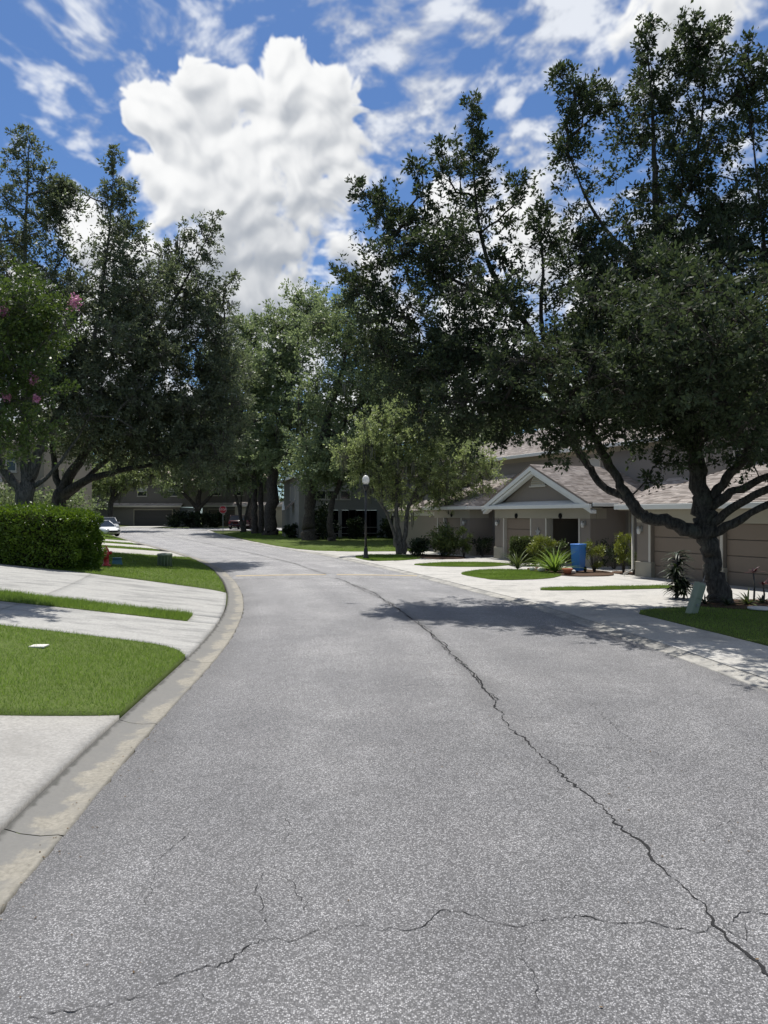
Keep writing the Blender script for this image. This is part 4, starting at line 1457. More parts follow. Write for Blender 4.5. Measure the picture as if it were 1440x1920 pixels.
def far_house(x, y, rz, lab, w0, w1, d0, d1, upper, m_door, wallm=M_FARW):
    global b
    b = empty('garage_house', (x, y, float(rise(y)) + 0.1), rz, lab, 'building')
    wall(w0, d0, 0, .2, -.3, 2.7, wallm)
    wall(d1, w1, 0, .2, -.3, 2.7, wallm)
    wall(d0, d1, 0, .2, 2.2, 2.7, wallm)
    wall(w0, w0 + .2, .2, 8, -.3, 2.7, wallm, 'side_wall')
    wall(w1 - .2, w1, .2, 8, -.3, 2.7, wallm, 'side_wall')
    for a in (d0 - .12, d1 + .001):
        MB().box(a, a + .119, -.03, .0, -.2, 2.3).build('door_jamb', M_BEAM, b)
    MB().box(d0 - .12, d1 + .12, -.03, 0.0, 2.301, 2.44).build('door_head', M_BEAM, b)
    garage_door(b, d0, d1, .08, -.1, 2.2, m_door)
    MB().box(w0 - .3, w1 + .3, -.45, -.3, 2.7, 2.92).build('fascia', M_TRIM, b)
    roof_plane(b, [(w0 - .3, -.4, 2.92), (w1 + .3, -.4, 2.92), (w1 + .3, .75, 3.3), (w0 - .3, .75, 3.3)], True, .1, 30, .22, .5)
    if upper:
        wall(w0 - 2, w1 + 3, .7, .9, 2.72, 6.4, wallm, 'upper_wall')
        window(b, d1 - .8, d1 + .8, .7, 4.3, 5.6)
        window(b, d0 + .2, d0 + 1.6, .7, 4.3, 5.6)
        MB().box(w0 - 2.5, w1 + 3.5, 0.1, .22, 6.2, 6.45).build('fascia', M_TRIM, b)
        roof_plane(b, [(w0 - 2.5, .15, 6.45), (w1 + 3.5, .15, 6.45), (w1, 8, 8.6), (w0, 8, 8.6)], False)
    return b


far_house(-33.7, 108, 0, 'dark grey house with a wide double garage door at the street end', -9.5, 3.9, -2.75, 2.75, True, M_FARD)
far_house(-23.0, 104, R(-4), 'brown garage behind the stop sign and shaded tree', -2.6, 4.6, -1.7, 2.4, True, simple('far_tan_door', (0.15, 0.125, 0.105), .7))
far_house(-14.6, 99, R(-6), 'pale beige house glimpsed between the tall dark trunks', -5.5, 4.5, -3.4, -.6, False, M_DOOR, simple('far_beige_wall', (0.4, 0.36, 0.27), .9))
MB().prism([(-37, 97.2, float(rise(97.2)) + .03), (-30.6, 97.2, float(rise(97.2)) + .03), (-30.9, 108, float(rise(108)) + .06), (-36.5, 108, float(rise(108)) + .06)], (0, 0, -.1)).build('driveway', M_CONC, None, 'structure')
# beige house at the left edge, up the slope
b = empty('beige_house', (-27, 44, 1.0), R(6), 'beige house wall with narrow upper windows behind the forked oak trunk', 'building')
M_BEIGE = simple('beige_wall', (0.33, 0.29, 0.235), .9, .15, .06, 1.2, .3, 80)
wall(-8, 6.5, 0, .25, -.5, 5.6, M_BEIGE)
wall(6.3, 6.5, .25, 10, -.5, 5.6, M_BEIGE, 'side_wall')
wall(-8, 5.2, -3.0, 0, -.5, 2.5, M_BEIGE, 'garage_wall')
MB().box(-8.2, 5.4, -3.2, -3.05, 2.5, 2.75).build('fascia', M_TRIM, b)
roof_plane(b, [(-8.2, -3.2, 2.76), (5.5, -3.2, 2.76), (4.0, 0, 3.7), (-8.2, 0, 3.7)], True, .09, 33, .2, .4)
garage_door(b, 2.2, 4.9, -3.09, -.4, 1.75, M_DOOR)
for x in (4.3, 5.2):
    window(b, x, x + .62, 0, 3.95, 5.2, 'x', False)
for x in (0.4, 2.2):
    window(b, x, x + 1.0, 0, 3.95, 5.2)
roof_plane(b, [(-8.5, -.6, 5.6), (7.0, -.6, 5.6), (3.5, 5, 7.4), (-8.5, 5, 7.4)], True, .1, 34, .2, .4)


# ------------------------------------------------------------------ trees
def at(px, py, Y):
    """metres: the point at distance Y down the street on a bearing / elevation read off the photo"""
    return np.array([(px - 720) * Y / 1386.7, Y, CAM_H - (py - 967) * Y / 1386.7])


def unit(v):
    return v / (np.linalg.norm(v, axis=-1, keepdims=True) + 1e-9)


def leaf_quads(P, D, L, Wd, r, flat=0.0):
    """P roots, D directions -> kite shaped leaves"""
    n = len(P)
    N = unit(r.normal(size=(n, 3)) + np.array([0, 0, flat]))
    S = unit(np.cross(D, N))
    k_ = r.uniform(0.45, 1.4, n)
    l = (L * k_)[:, None]
    w = (Wd * k_ * r.uniform(0.75, 1.25, n))[:, None]
    U = unit(np.cross(S, D))
    m = P + D * l * 0.45 + U * l * 0.06
    co = np.stack([P, m + S * w / 2, P + D * l, m - S * w / 2], 1).reshape(-1, 3)
    return co


def tubes_np(A, B, ra, rb, n=3):
    """many separate tapered tubes"""
    D = unit(B - A)
    ref = np.where(np.abs(D[:, 2:3]) < 0.9, np.array([[0, 0, 1.0]]), np.array([[1.0, 0, 0]]))
    X = unit(np.cross(D, ref))
    Y = np.cross(D, X)
    an = np.arange(n) * 2 * np.pi / n
    c, s = np.cos(an)[None, :, None], np.sin(an)[None, :, None]
    ring = X[:, None, :] * c + Y[:, None, :] * s
    a = A[:, None, :] + ring * np.asarray(ra).reshape(-1, 1, 1)
    b_ = B[:, None, :] + ring * np.asarray(rb).reshape(-1, 1, 1)
    co = np.concatenate([a, b_], 1)
    k = len(A)
    base = (np.arange(k) * 2 * n)[:, None]
    q = np.arange(n)[None, :]
    q2 = (np.arange(n)[None, :] + 1) % n
    fa = np.stack([base + q, base + q2, base + n + q2, base + n + q], -1).reshape(-1, 4)
    return co.reshape(-1, 3), fa


def smooth_limb(pts, step=0.35):
    """pts: (x,y,z,r) -> denser, slightly crooked polyline"""
    P = np.array(pts, float)
    for _ in range(2):
        Q = [P[0]]
        for a, c in zip(P[:-1], P[1:]):
            Q += [a * .75 + c * .25, a * .25 + c * .75]
        Q.append(P[-1])
        P = np.array(Q)
    return P


def make_tree(name, label, cat, base, limbs, lobes, spires=(), K=120, per=12, lpt=28, leaf=(0.085, 0.045), sig=0.42, mats=(None, None), seed=1, group=None, moss=0, tint=(0.0, 1.0), spread=0.13, ext=0.28, droop=0.0, moss_len=(0.4, 1.4), rs=1.0, twigs=True):
    r = np.random.default_rng(seed)
    root = empty(name, tuple(base), 0, label, cat, group)
    base = np.array(base, float)
    ml, mbk = mats
    # limbs
    mb = MB()
    nodes, plen = [], []
    for k, lm in enumerate(limbs):
        P = smooth_limb(lm)
        P[:, 3] *= rs
        n = len(P)
        j = r.normal(0, 1, (n, 3)) * P[:, 3:4] * 0.16
        j[0] = j[-1] = 0
        Q = P[:, :3] + j - base
        rad = P[:, 3] * (1 + r.normal(0, .05, n))
        mb.tube(Q, rad, 12 if P[:, 3].max() > 0.12 else 7)
        st = max(0, int(n * (0.35 if k == 0 else 0.12)))
        d = np.r_[0, np.cumsum(np.linalg.norm(np.diff(Q, axis=0), axis=1))]
        for q in range(st, n):
            nodes.append(Q[q])
            plen.append(0.12 * d[q])
    mb.build('trunk', mbk, root)
    # clump centres
    vol = np.array([(l[3] * l[4] * l[5]) ** 0.72 for l in lobes])
    cnt = np.maximum(1, np.round(K * vol / vol.sum())).astype(int)
    C = []
    for l, c in zip(lobes, cnt):
        v = unit(r.normal(size=(c, 3))) * (r.random((c, 1)) ** 0.42)
        C.append(np.array(l[:3]) + v * np.array(l[3:6]))
    sg = [np.full(len(np.vstack(C)), sig)]
    for (a, t, n) in spires:
        u_ = np.linspace(0.05, 1, n)[:, None]
        C.append(np.array(a) + (np.array(t) - np.array(a)) * u_ + r.normal(0, .12, (n, 3)) * (1.1 - u_))
        sg.append(sig * (0.62 - 0.36 * u_[:, 0]) * r.uniform(.6, 1.3, n))
    C = np.vstack(C) - base
    sg = np.concatenate(sg)
    nodes = np.array(nodes)
    plen = np.array(plen)
    parent = np.full(len(nodes), -1)
    dmin = np.array([np.min(np.linalg.norm(nodes - c, axis=1)) for c in C])
    order = np.argsort(dmin)
    cap = len(nodes) + len(C) * 4
    NP = np.zeros((cap, 3)); PL = np.zeros(cap); PA = np.full(cap, -1)
    nn = len(nodes)
    NP[:nn] = nodes; PL[:nn] = plen
    n_limb = nn
    end = np.zeros(len(C), int)
    for ci in order:
        c = C[ci]
        dv = c - NP[:nn]
        dist = np.linalg.norm(dv, axis=1)
        cost = dist + 0.33 * PL[:nn] + 0.25 * np.maximum(0, -dv[:, 2])
        k = int(np.argmin(cost))
        a = NP[k]
        L = dist[k]
        prev = k
        m = 3 if L > 0.8 else 2
        for q in range(1, m + 1):
            t = q / m
            p = a + (c - a) * t + np.array([0, 0, 0.16 * L * math.sin(t * math.pi)]) + (r.normal(0, .05 * L, 3) if q < m else 0)
            NP[nn] = p; PL[nn] = PL[k] + L * t; PA[nn] = prev
            prev = nn
            nn += 1
        end[ci] = prev
    load = np.zeros(nn)
    load[end] += 1
    for k in range(nn - 1, n_limb - 1, -1):
        if PA[k] >= 0:
            load[PA[k]] += load[k]
    ids = np.arange(n_limb, nn)
    rad = 0.014 * np.power(load[:nn] + 0.3, 0.52) * (sig / 0.42)
    pa = PA[ids]
    ra = np.where(pa >= n_limb, rad[pa], np.minimum(rad[ids] * 1.25, 0.5))
    co1, fa1 = tubes_np(NP[pa], NP[ids], ra * 1.02, rad[ids], 5)
    # twigs
    n_lob = len(sg) - sum(n for _, _, n in spires)
    reps = np.where(np.arange(len(C)) < n_lob, per, max(3, int(per * .6)))
    idx = np.repeat(np.arange(len(C)), reps)
    off = r.normal(size=(len(idx), 3)) * sg[idx][:, None] * np.array([1, 1, .8])
    TP = C[idx] + off
    TA = NP[end[idx]]
    tdir = unit(TP - TA + np.array([0, 0, 0.12 - droop]) + r.normal(0, .1, TP.shape))
    TE = TP + tdir * (ext * r.uniform(.5, 1.2, (len(TP), 1)))
    mid = TA + (TE - TA) * 0.5 + r.normal(0, .04, TP.shape)
    co2, fa2 = tubes_np(TA, mid, np.full(len(TA), .009 * sig / .42), np.full(len(TA), .006 * sig / .42), 3)
    co3, fa3 = tubes_np(mid, TE, np.full(len(TA), .006 * sig / .42), np.full(len(TA), .003), 3)
    co = np.vstack([co1, co2, co3]) if twigs else co1
    fa = np.vstack([fa1, fa2 + len(co1), fa3 + len(co1) + len(co2)]) if twigs else fa1
    mesh_np('branches', co, fa, mbk, root, None, True, 'stuff')
    # leaves
    li = np.repeat(np.arange(len(TP)), lpt)
    u_ = r.random(len(li)) ** 0.75
    P = mid[li] + (TE[li] - mid[li]) * u_[:, None]
    rd = r.normal(size=P.shape)
    P = P + rd * spread * 0.5 * r.random((len(P), 1))
    D = unit(tdir[li] * 0.7 + unit(rd) * 0.9 + np.array([0, 0, -droop * 0.6]))
    lc = leaf_quads(P, D, leaf[0], leaf[1], r, 0.5)
    tb = r.random(len(C))[idx][li] * 0.35 + r.random(len(TP))[li] * 0.2 + r.random(len(li)) * 0.45
    tb = tint[0] + (tint[1] - tint[0]) * tb
    mesh_np('crown', lc, np.arange(len(lc)).reshape(-1, 4), ml, root, {'tint': np.repeat(tb, 4)}, False, 'stuff')
    if moss:
        k = r.integers(n_limb, nn, moss)
        a = NP[k] + r.normal(0, .25, (moss, 3))
        L = r.uniform(*moss_len, moss)
        S = 9
        pts, tt = [], []
        j = np.repeat(np.arange(moss), S)
        pa_ = a[j] + r.normal(0, .09, (len(j), 3)) * np.array([1, 1, .3])
        ln = L[j] * r.uniform(.45, 1, len(j))
        w = .022 * r.uniform(.6, 1.4, len(j)) * sig / .42
        an = r.uniform(0, 6.28, len(j))
        wx = np.column_stack([np.cos(an) * w, np.sin(an) * w, 0 * w])
        sw = r.normal(0, .05, (len(j), 3)) * np.array([1, 1, 0])
        q = np.stack([pa_ - wx, pa_ + wx, pa_ + wx * .8 + sw - np.column_stack([0 * ln, 0 * ln, ln * .6]), pa_ - wx * .8 + sw - np.column_stack([0 * ln, 0 * ln, ln * .6]),
                      pa_ + sw * 1.6 - np.column_stack([0 * ln, 0 * ln, ln])], 1)
        q4 = np.stack([q[:, 0], q[:, 1], q[:, 2], q[:, 3]], 1).reshape(-1, 3)
        mesh_np('hanging_moss', q4, np.arange(len(q4)).reshape(-1, 4), M_MOSS, root, {'tint': np.repeat(r.random(len(j)), 4)}, False, 'stuff')
    return root


def auto(sp, lobes, n, seed, lo, hi):
    """upright sprigs on the top of the crown lobes"""
    r = np.random.default_rng(seed)
    for _ in range(n):
        l = lobes[r.integers(len(lobes))]
        v = r.normal(size=3)
        v[2] = abs(v[2]) + .35
        v /= np.linalg.norm(v)
        a = np.array(l[:3]) + v * np.array(l[3:6]) * .9
        t = a + np.array([v[0] * .35 + r.normal(0, .12), v[1] * .35, 1.0]) * r.uniform(lo, hi)
        sp.append((a, t, 4))


def lobe(px, py, Y, rx, rz, ry):
    c = at(px, py, Y)
    k = Y / 1386.7
    return (c[0], c[1], c[2], rx * k, ry, rz * k)


def spire(a, t, n):
    return (at(*a), at(*t), n)


def lim(*pts):
    """(px, py, Y, radius)"""
    return [(*at(p[0], p[1], p[2]), p[3]) for p in pts]


# --- the big live oak beside the garage doors
bx, by = 8.5, 19.0
limbs = [
    [(bx + .18, by, 0.0, .40), (bx + .13, by, .18, .32), (bx + .06, by, .5, .265), (bx - .02, by, 1.0, .24), (bx - .1, by, 1.5, .245), (*at(1322, 985, 19), .275), (*at(1319, 956, 19), .30), (*at(1310, 900, 19.05), .235), (*at(1304, 850, 19.1), .22), (*at(1298, 790, 19.2), .19), (*at(1285, 690, 19.3), .155), (*at(1258, 560, 19.5), .125), (*at(1236, 450, 19.7), .10), (*at(1228, 370, 19.8), .085), (*at(1225, 240, 19.9), .05), (*at(1214, 90, 20), .015)],
    lim((1322, 1000, 19, .22), (1300, 1000, 18.9, .215), (1272, 982, 18.9, .19), (1227, 975, 19.0, .165), (1202, 968, 19.1, .165), (1184, 942, 19.2, .16), (1176, 924, 19.25, .125), (1150, 888, 19.4, .12), (1128, 848, 19.5, .115), (1105, 800, 19.6, .11), (1075, 745, 19.7, .10), (1040, 690, 19.8, .085), (1010, 610, 19.9, .065), (1020, 500, 20, .04), (1010, 420, 20.1, .015)),
    lim((1190, 948, 19.2, .12), (1165, 928, 19.5, .115), (1130, 916, 19.7, .11), (1113, 890, 19.9, .105), (1098, 866, 20.1, .10), (1066, 816, 20.4, .10), (1040, 740, 20.6, .10), (1012, 645, 20.8, .10), (956, 568, 21, .085), (915, 500, 21.1, .065), (892, 400, 21.2, .045), (884, 220, 21.3, .012)),
    lim((1325, 945, 19, .16), (1359, 900, 18.8, .13), (1392, 862, 18.5, .11), (1425, 800, 18.2, .09), (1450, 700, 18, .07), (1440, 520, 18.2, .05), (1410, 250, 18.6, .02)),
    lim((1326, 955, 19, .15), (1368, 925, 18.6, .12), (1402, 910, 18.2, .10), (1470, 880, 17.6, .08), (1550, 800, 17, .05)),
    lim((1328, 985, 19, .14), (1375, 951, 18.3, .11), (1440, 915, 17.5, .09), (1540, 870, 16.5, .06)),
    lim((1330, 1006, 19, .14), (1382, 978, 18.4, .11), (1444, 942, 17.8, .09), (1560, 905, 17.2, .05)),
    lim((956, 568, 21, .07), (880, 540, 20.8, .055), (800, 500, 20.6, .04), (740, 430, 20.8, .03), (672, 350, 21, .012)),
    lim((1040, 740, 20.6, .07), (960, 700, 20, .055), (860, 660, 19.6, .045), (760, 640, 19.8, .03), (690, 560, 20, .012)),
    lim((1258, 560, 19.5, .08), (1180, 480, 19.8, .06), (1110, 400, 20, .045), (1070, 300, 20.1, .02)),
    lim((1236, 450, 19.7, .06), (1290, 380, 19.6, .05), (1315, 250, 19.6, .035), (1325, 90, 19.6, .012)),
    lim((1105, 800, 19.6, .06), (1010, 770, 18.8, .045), (900, 750, 18.4, .03), (800, 760, 18.4, .012)),
]
lobes = [lobe(850, 640, 20.2, 165, 130, 2.6), lobe(850, 490, 20.8, 115, 90, 2.0), lobe(735, 650, 20.4, 75, 90, 1.6), lobe(960, 720, 19.8, 130, 90, 2.2), lobe(885, 380, 21, 45, 70, .8),
         lobe(725, 410, 20.9, 45, 34, .7), lobe(765, 495, 20.6, 85, 58, 1.5), lobe(690, 520, 20.6, 40, 60, .9), lobe(900, 770, 19.2, 140, 62, 2.0), lobe(800, 740, 19.4, 60, 60, 1.3),
         lobe(980, 560, 20.2, 50, 70, 1.2), lobe(1095, 640, 19.6, 85, 80, 1.8), lobe(1200, 590, 15.8, 140, 100, 1.7), lobe(1100, 700, 16.2, 95, 70, 1.6), lobe(1340, 640, 15.2, 150, 130, 1.8), lobe(1400, 780, 14.8, 110, 55, 1.6), lobe(1230, 740, 15.6, 110, 60, 1.6), lobe(1000, 700, 17.2, 80, 60, 1.4), lobe(1270, 610, 13.9, 120, 80, 1.3), lobe(1410, 660, 13.2, 110, 90, 1.3), lobe(1520, 620, 13, 100, 90, 1.3),
         lobe(1250, 560, 19.2, 170, 140, 2.6), lobe(1330, 690, 18.5, 150, 130, 2.8), lobe(1180, 720, 19.2, 140, 95, 2.5), lobe(1225, 280, 19.9, 72, 120, 1.2), lobe(1170, 225, 19.9, 48, 55, .8), lobe(1225, 150, 19.9, 28, 60, .6), lobe(1250, 420, 19.8, 95, 70, 1.6), lobe(1350, 450, 19.2, 95, 80, 1.7), lobe(1150, 520, 19.8, 70, 80, 1.4),
         lobe(1325, 310, 19.6, 70, 110, 1.3), lobe(1318, 130, 19.6, 40, 50, .6), lobe(1320, 200, 19.6, 40, 50, .7), lobe(1425, 430, 18.5, 80, 140, 1.6), lobe(1090, 440, 20, 40, 120, 1.0), lobe(1075, 260, 20, 30, 50, .6), lobe(1430, 650, 17.7, 120, 150, 2.4),
         lobe(1240, 800, 18.6, 130, 48, 1.9), lobe(1400, 810, 17.8, 110, 60, 2.0), lobe(1060, 790, 19, 90, 45, 1.6), lobe(1015, 470, 20, 30, 40, .6), lobe(1405, 210, 18.8, 40, 95, .8), lobe(1560, 600, 17.5, 150, 260, 2.4), lobe(1560, 830, 17, 130, 60, 2)]
spires = [spire((882, 330, 21.2), (885, 195, 21.3), 9), spire((1214, 200, 20), (1212, 48, 20), 10), spire((1320, 150, 19.6), (1345, 55, 19.6), 6), spire((1310, 160, 19.6), (1275, 62, 19.6), 6), spire((1400, 260, 18.7), (1405, 88, 18.7), 9),
          spire((1130, 210, 20), (1045, 142, 20), 8), spire((1075, 330, 20), (1060, 225, 20), 7), spire((800, 430, 20.8), (782, 310, 20.9), 7), spire((850, 380, 21), (828, 280, 21), 6), spire((960, 430, 21), (968, 340, 21), 6),
          spire((1015, 470, 20), (1012, 380, 20), 6), spire((740, 410, 21), (664, 352, 21), 7), spire((700, 560, 20.5), (640, 520, 20.5), 6), spire((1240, 250, 20), (1255, 120, 20), 7), spire((930, 400, 21), (905, 260, 21.2), 6),
          spire((1290, 800, 18.7), (1225, 905, 18.6), 5), spire((1060, 800, 19), (1030, 850, 19), 4), spire((960, 780, 19.4), (940, 840, 19.3), 4)]
auto(spires, lobes, 26, 5, .3, .7)
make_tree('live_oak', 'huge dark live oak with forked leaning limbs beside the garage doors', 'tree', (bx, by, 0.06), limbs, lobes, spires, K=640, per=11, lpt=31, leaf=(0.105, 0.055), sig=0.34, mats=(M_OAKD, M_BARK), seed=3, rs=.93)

# --- oaks behind the hedge
z1 = Z(-16.2, 33)
l1 = [
    [(-16.2, 33, z1 - .1, .55), (*at(48, 960, 33), .46), (*at(52, 920, 33), .42), (*at(48, 870, 33), .26), (*at(46, 790, 33), .22), (*at(50, 680, 33), .17), (*at(45, 520, 33), .11), (*at(50, 380, 33), .06), (*at(55, 255, 33), .015)],
    lim((50, 935, 33, .3), (20, 900, 32.8, .24), (-10, 855, 32.5, .2), (-60, 780, 32, .14), (-80, 640, 32, .06)),
    lim((55, 900, 33, .3), (68, 860, 33, .26), (90, 810, 33.2, .22), (130, 745, 33.4, .18), (160, 700, 33.6, .14), (185, 600, 34, .09), (205, 440, 34, .05), (215, 295, 34, .012)),
    lim((160, 700, 33.6, .11), (210, 640, 34, .08), (290, 560, 34.5, .05), (300, 480, 34.5, .02)),
    lim((60, 915, 33, .14), (100, 885, 32.8, .10), (140, 830, 32.6, .06), (170, 780, 32.4, .03)),
]
lb1 = [lobe(35, 440, 33, 50, 90, 2.2), lobe(110, 540, 33.6, 65, 62, 2.4), lobe(200, 540, 34, 62, 80, 2.4), lobe(60, 640, 32.5, 110, 100, 3.2), lobe(210, 660, 34, 120, 110, 3.2), lobe(-60, 560, 32.5, 90, 170, 3.0),
       lobe(180, 770, 33.5, 110, 70, 2.8), lobe(100, 730, 33, 90, 70, 2.6), lobe(200, 430, 34, 34, 70, 1.1), lobe(275, 545, 34.5, 45, 45, 1.4), lobe(-40, 780, 32, 90, 80, 2.6), lobe(120, 420, 34, 24, 50, .9)]
sp1 = [spire((60, 340, 33), (52, 248, 33), 7), spire((25, 350, 33), (28, 262, 33), 6), spire((205, 400, 34), (215, 288, 34), 8), spire((110, 430, 34), (120, 342, 34), 6), spire((240, 450, 34), (243, 350, 34), 6), spire((85, 400, 33), (85, 320, 33), 5), spire((275, 500, 34.5), (262, 430, 34.5), 4)]
auto(sp1, lb1, 18, 6, .5, 1.1)
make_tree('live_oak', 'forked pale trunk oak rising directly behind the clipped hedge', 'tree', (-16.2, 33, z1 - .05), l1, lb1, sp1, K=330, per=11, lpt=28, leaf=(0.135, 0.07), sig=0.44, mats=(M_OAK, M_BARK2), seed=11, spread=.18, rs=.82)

z2 = Z(-16.4, 37)
l2 = [
    [(-16.4, 37, z2 - .1, .5), (*at(108, 940, 37), .42), (*at(118, 915, 37), .34), (*at(150, 860, 37), .26), (*at(200, 780, 37), .2), (*at(260, 680, 37), .14), (*at(330, 560, 37), .08), (*at(400, 425, 37), .015)],
    lim((112, 930, 37, .3), (150, 905, 36.6, .24), (178, 895, 36.4, .2), (225, 882, 36, .15), (300, 868, 35.5, .1), (390, 830, 35, .05)),
    lim((110, 935, 37, .28), (140, 922, 37.5, .2), (180, 880, 38, .14), (240, 830, 38, .1), (330, 780, 38, .05)),
    lim((112, 920, 37, .22), (100, 860, 37.4, .16), (90, 780, 38, .1), (120, 700, 38, .05)),
    lim((260, 680, 37, .1), (340, 660, 37.4, .07), (420, 600, 37.6, .02)),
]
lb2 = [lobe(300, 660, 37, 115, 95, 3.4), lobe(370, 555, 37.4, 52, 62, 2.0), lobe(330, 770, 37, 120, 85, 3.4), lobe(400, 660, 37.6, 55, 85, 2.4), lobe(240, 800, 36.5, 110, 62, 3.0), lobe(410, 780, 36.5, 60, 80, 2.4),
       lobe(140, 800, 38, 100, 60, 3.0), lobe(310, 850, 36, 90, 34, 2.2), lobe(390, 870, 35.5, 60, 30, 1.8), lobe(310, 530, 37.4, 36, 34, 1.4)]
sp2 = [spire((390, 490, 37.4), (405, 412, 37.4), 6), spire((345, 480, 37.4), (346, 432, 37.4), 4), spire((420, 560, 37.6), (440, 520, 37.6), 5), spire((370, 500, 37.4), (375, 420, 37.4), 5)]
auto(sp2, lb2, 18, 7, .5, 1.1)
make_tree('live_oak', 'low sweeping oak with long limb arching over the street, behind hedge', 'tree', (-16.4, 37, z2 - .05), l2, lb2, sp2, K=320, per=11, lpt=27, leaf=(0.14, 0.075), sig=0.47, mats=(M_OAK, M_BARK), seed=12, spread=.18, moss=60, rs=.85)

# --- crape myrtle at the left edge
z3 = Z(-9.9, 17)
l3 = [[(-9.9, 17, z3 - .1, .11), (-9.85, 17, 2.2, .09), (-9.5, 17, 4.0, .06), (-9.2, 17, 6.0, .03), (-9.0, 17, 7.6, .01)],
      [(-9.9, 17, z3, .09), (-9.6, 16.8, 2.4, .07), (-8.9, 16.7, 4.0, .045), (-8.4, 16.8, 5.6, .02)],
      [(-9.9, 17, z3, .09), (-10.2, 17.2, 2.4, .07), (-10.4, 17.2, 4.5, .04), (-10.6, 17.2, 6.5, .02)],
      lim((-10, 760, 17, .03), (60, 745, 17, .02), (128, 736, 17, .006))]
lb3 = [lobe(15, 640, 17, 80, 105, 1.1), lobe(40, 560, 17, 60, 55, .9), lobe(85, 620, 17, 45, 60, .8), lobe(0, 780, 17, 55, 55, .9), lobe(40, 820, 17, 40, 26, .6), lobe(-60, 640, 17, 90, 150, 1.3), lobe(60, 700, 17, 40, 40, .6)]
sp3 = [spire((20, 735, 17), (125, 737, 17), 6), spire((50, 830, 17), (105, 815, 17), 4), spire((80, 600, 17), (135, 575, 17), 4)]
myr = make_tree('crape_myrtle', 'bright green crape myrtle with pink flower clusters at the frame edge', 'tree', (-9.9, 17, z3 - .02), l3, lb3, sp3, K=130, per=9, lpt=22, leaf=(0.085, 0.05), sig=0.22, mats=(M_MYRTLE, M_BARK2), seed=14, spread=.12, ext=.2)
r_ = np.random.default_rng(4)
for (px, py, s) in ((140, 567, .12), (62, 711, .09), (6, 585, .1), (12, 742, .08), (68, 748, .06)):
    c = at(px, py, 16.6) - np.array(myr.location)
    n = 150
    P = c + r_.normal(size=(n, 3)) * s * np.array([.5, .5, .65])
    q = leaf_quads(P, unit(r_.normal(size=(n, 3))), .05, .045, r_)
    mesh_np('flower_cluster', q, np.arange(len(q)).reshape(-1, 4), M_PINK, myr, {'tint': np.repeat(r_.random(n), 4)}, False, 'stuff')

# --- pale green multi-stemmed tree by the lamp post
zz = 0.05
bx2 = .95; Y2 = 43.4
l4 = [[(bx2, Y2, zz, .2), (*at(748, 1000, Y2), .15), (*at(742, 960, Y2), .12), (*at(745, 900, Y2), .09), (*at(740, 820, Y2), .05), (*at(745, 780, Y2), .015)],
      [(bx2 + .2, Y2, zz, .17), (*at(760, 1000, Y2), .13), (*at(764, 950, Y2), .11), (*at(790, 900, Y2), .08), (*at(830, 850, Y2), .04)],
      [(bx2 - .1, Y2 - .1, zz, .13), (*at(740, 1000, Y2), .1), (*at(725, 960, Y2), .08), (*at(702, 925, Y2), .07), (*at(690, 880, Y2), .04), (*at(665, 840, Y2), .02)],
      lim((764, 950, Y2, .08), (800, 925, Y2 + .5, .06), (860, 880, Y2 + .6, .04), (895, 850, Y2 + .6, .015))]
lb4 = [lobe(690, 850, Y2, 55, 45, 1.6), lobe(760, 815, Y2, 80, 45, 2.0), lobe(825, 850, Y2, 60, 50, 1.8), lobe(880, 865, Y2, 42, 40, 1.4), lobe(905, 915, Y2 - .6, 26, 34, .9), lobe(655, 850, Y2, 28, 34, 1.0), lobe(750, 880, Y2, 85, 42, 1.8), lobe(705, 805, Y2, 50, 35, 1.4), lobe(800, 790, Y2, 50, 30, 1.2), lobe(820, 900, Y2, 60, 35, 1.5), lobe(715, 905, Y2, 46, 34, 1.4), lobe(775, 935, Y2, 50, 26, 1.2), lobe(845, 925, Y2, 40, 26, 1.0), lobe(745, 775, Y2, 40, 22, 1.1)]
make_tree('small_tree', 'pale yellow green multi-stemmed tree with hanging moss beside lamp post', 'tree', (bx2, Y2, zz), l4, lb4, [], K=190, per=11, lpt=26, leaf=(0.14, 0.07), sig=0.42, mats=(M_LIGHT, M_BARK2), seed=15, spread=.16, moss=190, moss_len=(.6, 2.0))


# --- tall oaks along the right verge further up, and the trees that close the street
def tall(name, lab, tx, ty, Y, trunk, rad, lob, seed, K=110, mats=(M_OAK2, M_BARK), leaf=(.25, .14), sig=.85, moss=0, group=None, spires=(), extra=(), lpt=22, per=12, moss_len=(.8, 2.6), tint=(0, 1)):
    p0 = at(tx, ty, Y)
    z = Z(p0[0], Y)
    L = [[(p0[0], Y, z - .1, rad * 1.5), (p0[0], Y, z + .8, rad * 1.05)] + [(*at(a, b_, Y), rad * f) for a, b_, f in trunk]]
    for e in extra:
        L.append(lim(*e))
    return make_tree(name, lab, 'tree', (p0[0], Y, z - .05), L, lob, spires, K=K, per=per, lpt=lpt, leaf=leaf, sig=sig, mats=mats, seed=seed, group=group, moss=moss, spread=.3, ext=.5, moss_len=moss_len, tint=tint, twigs=False)


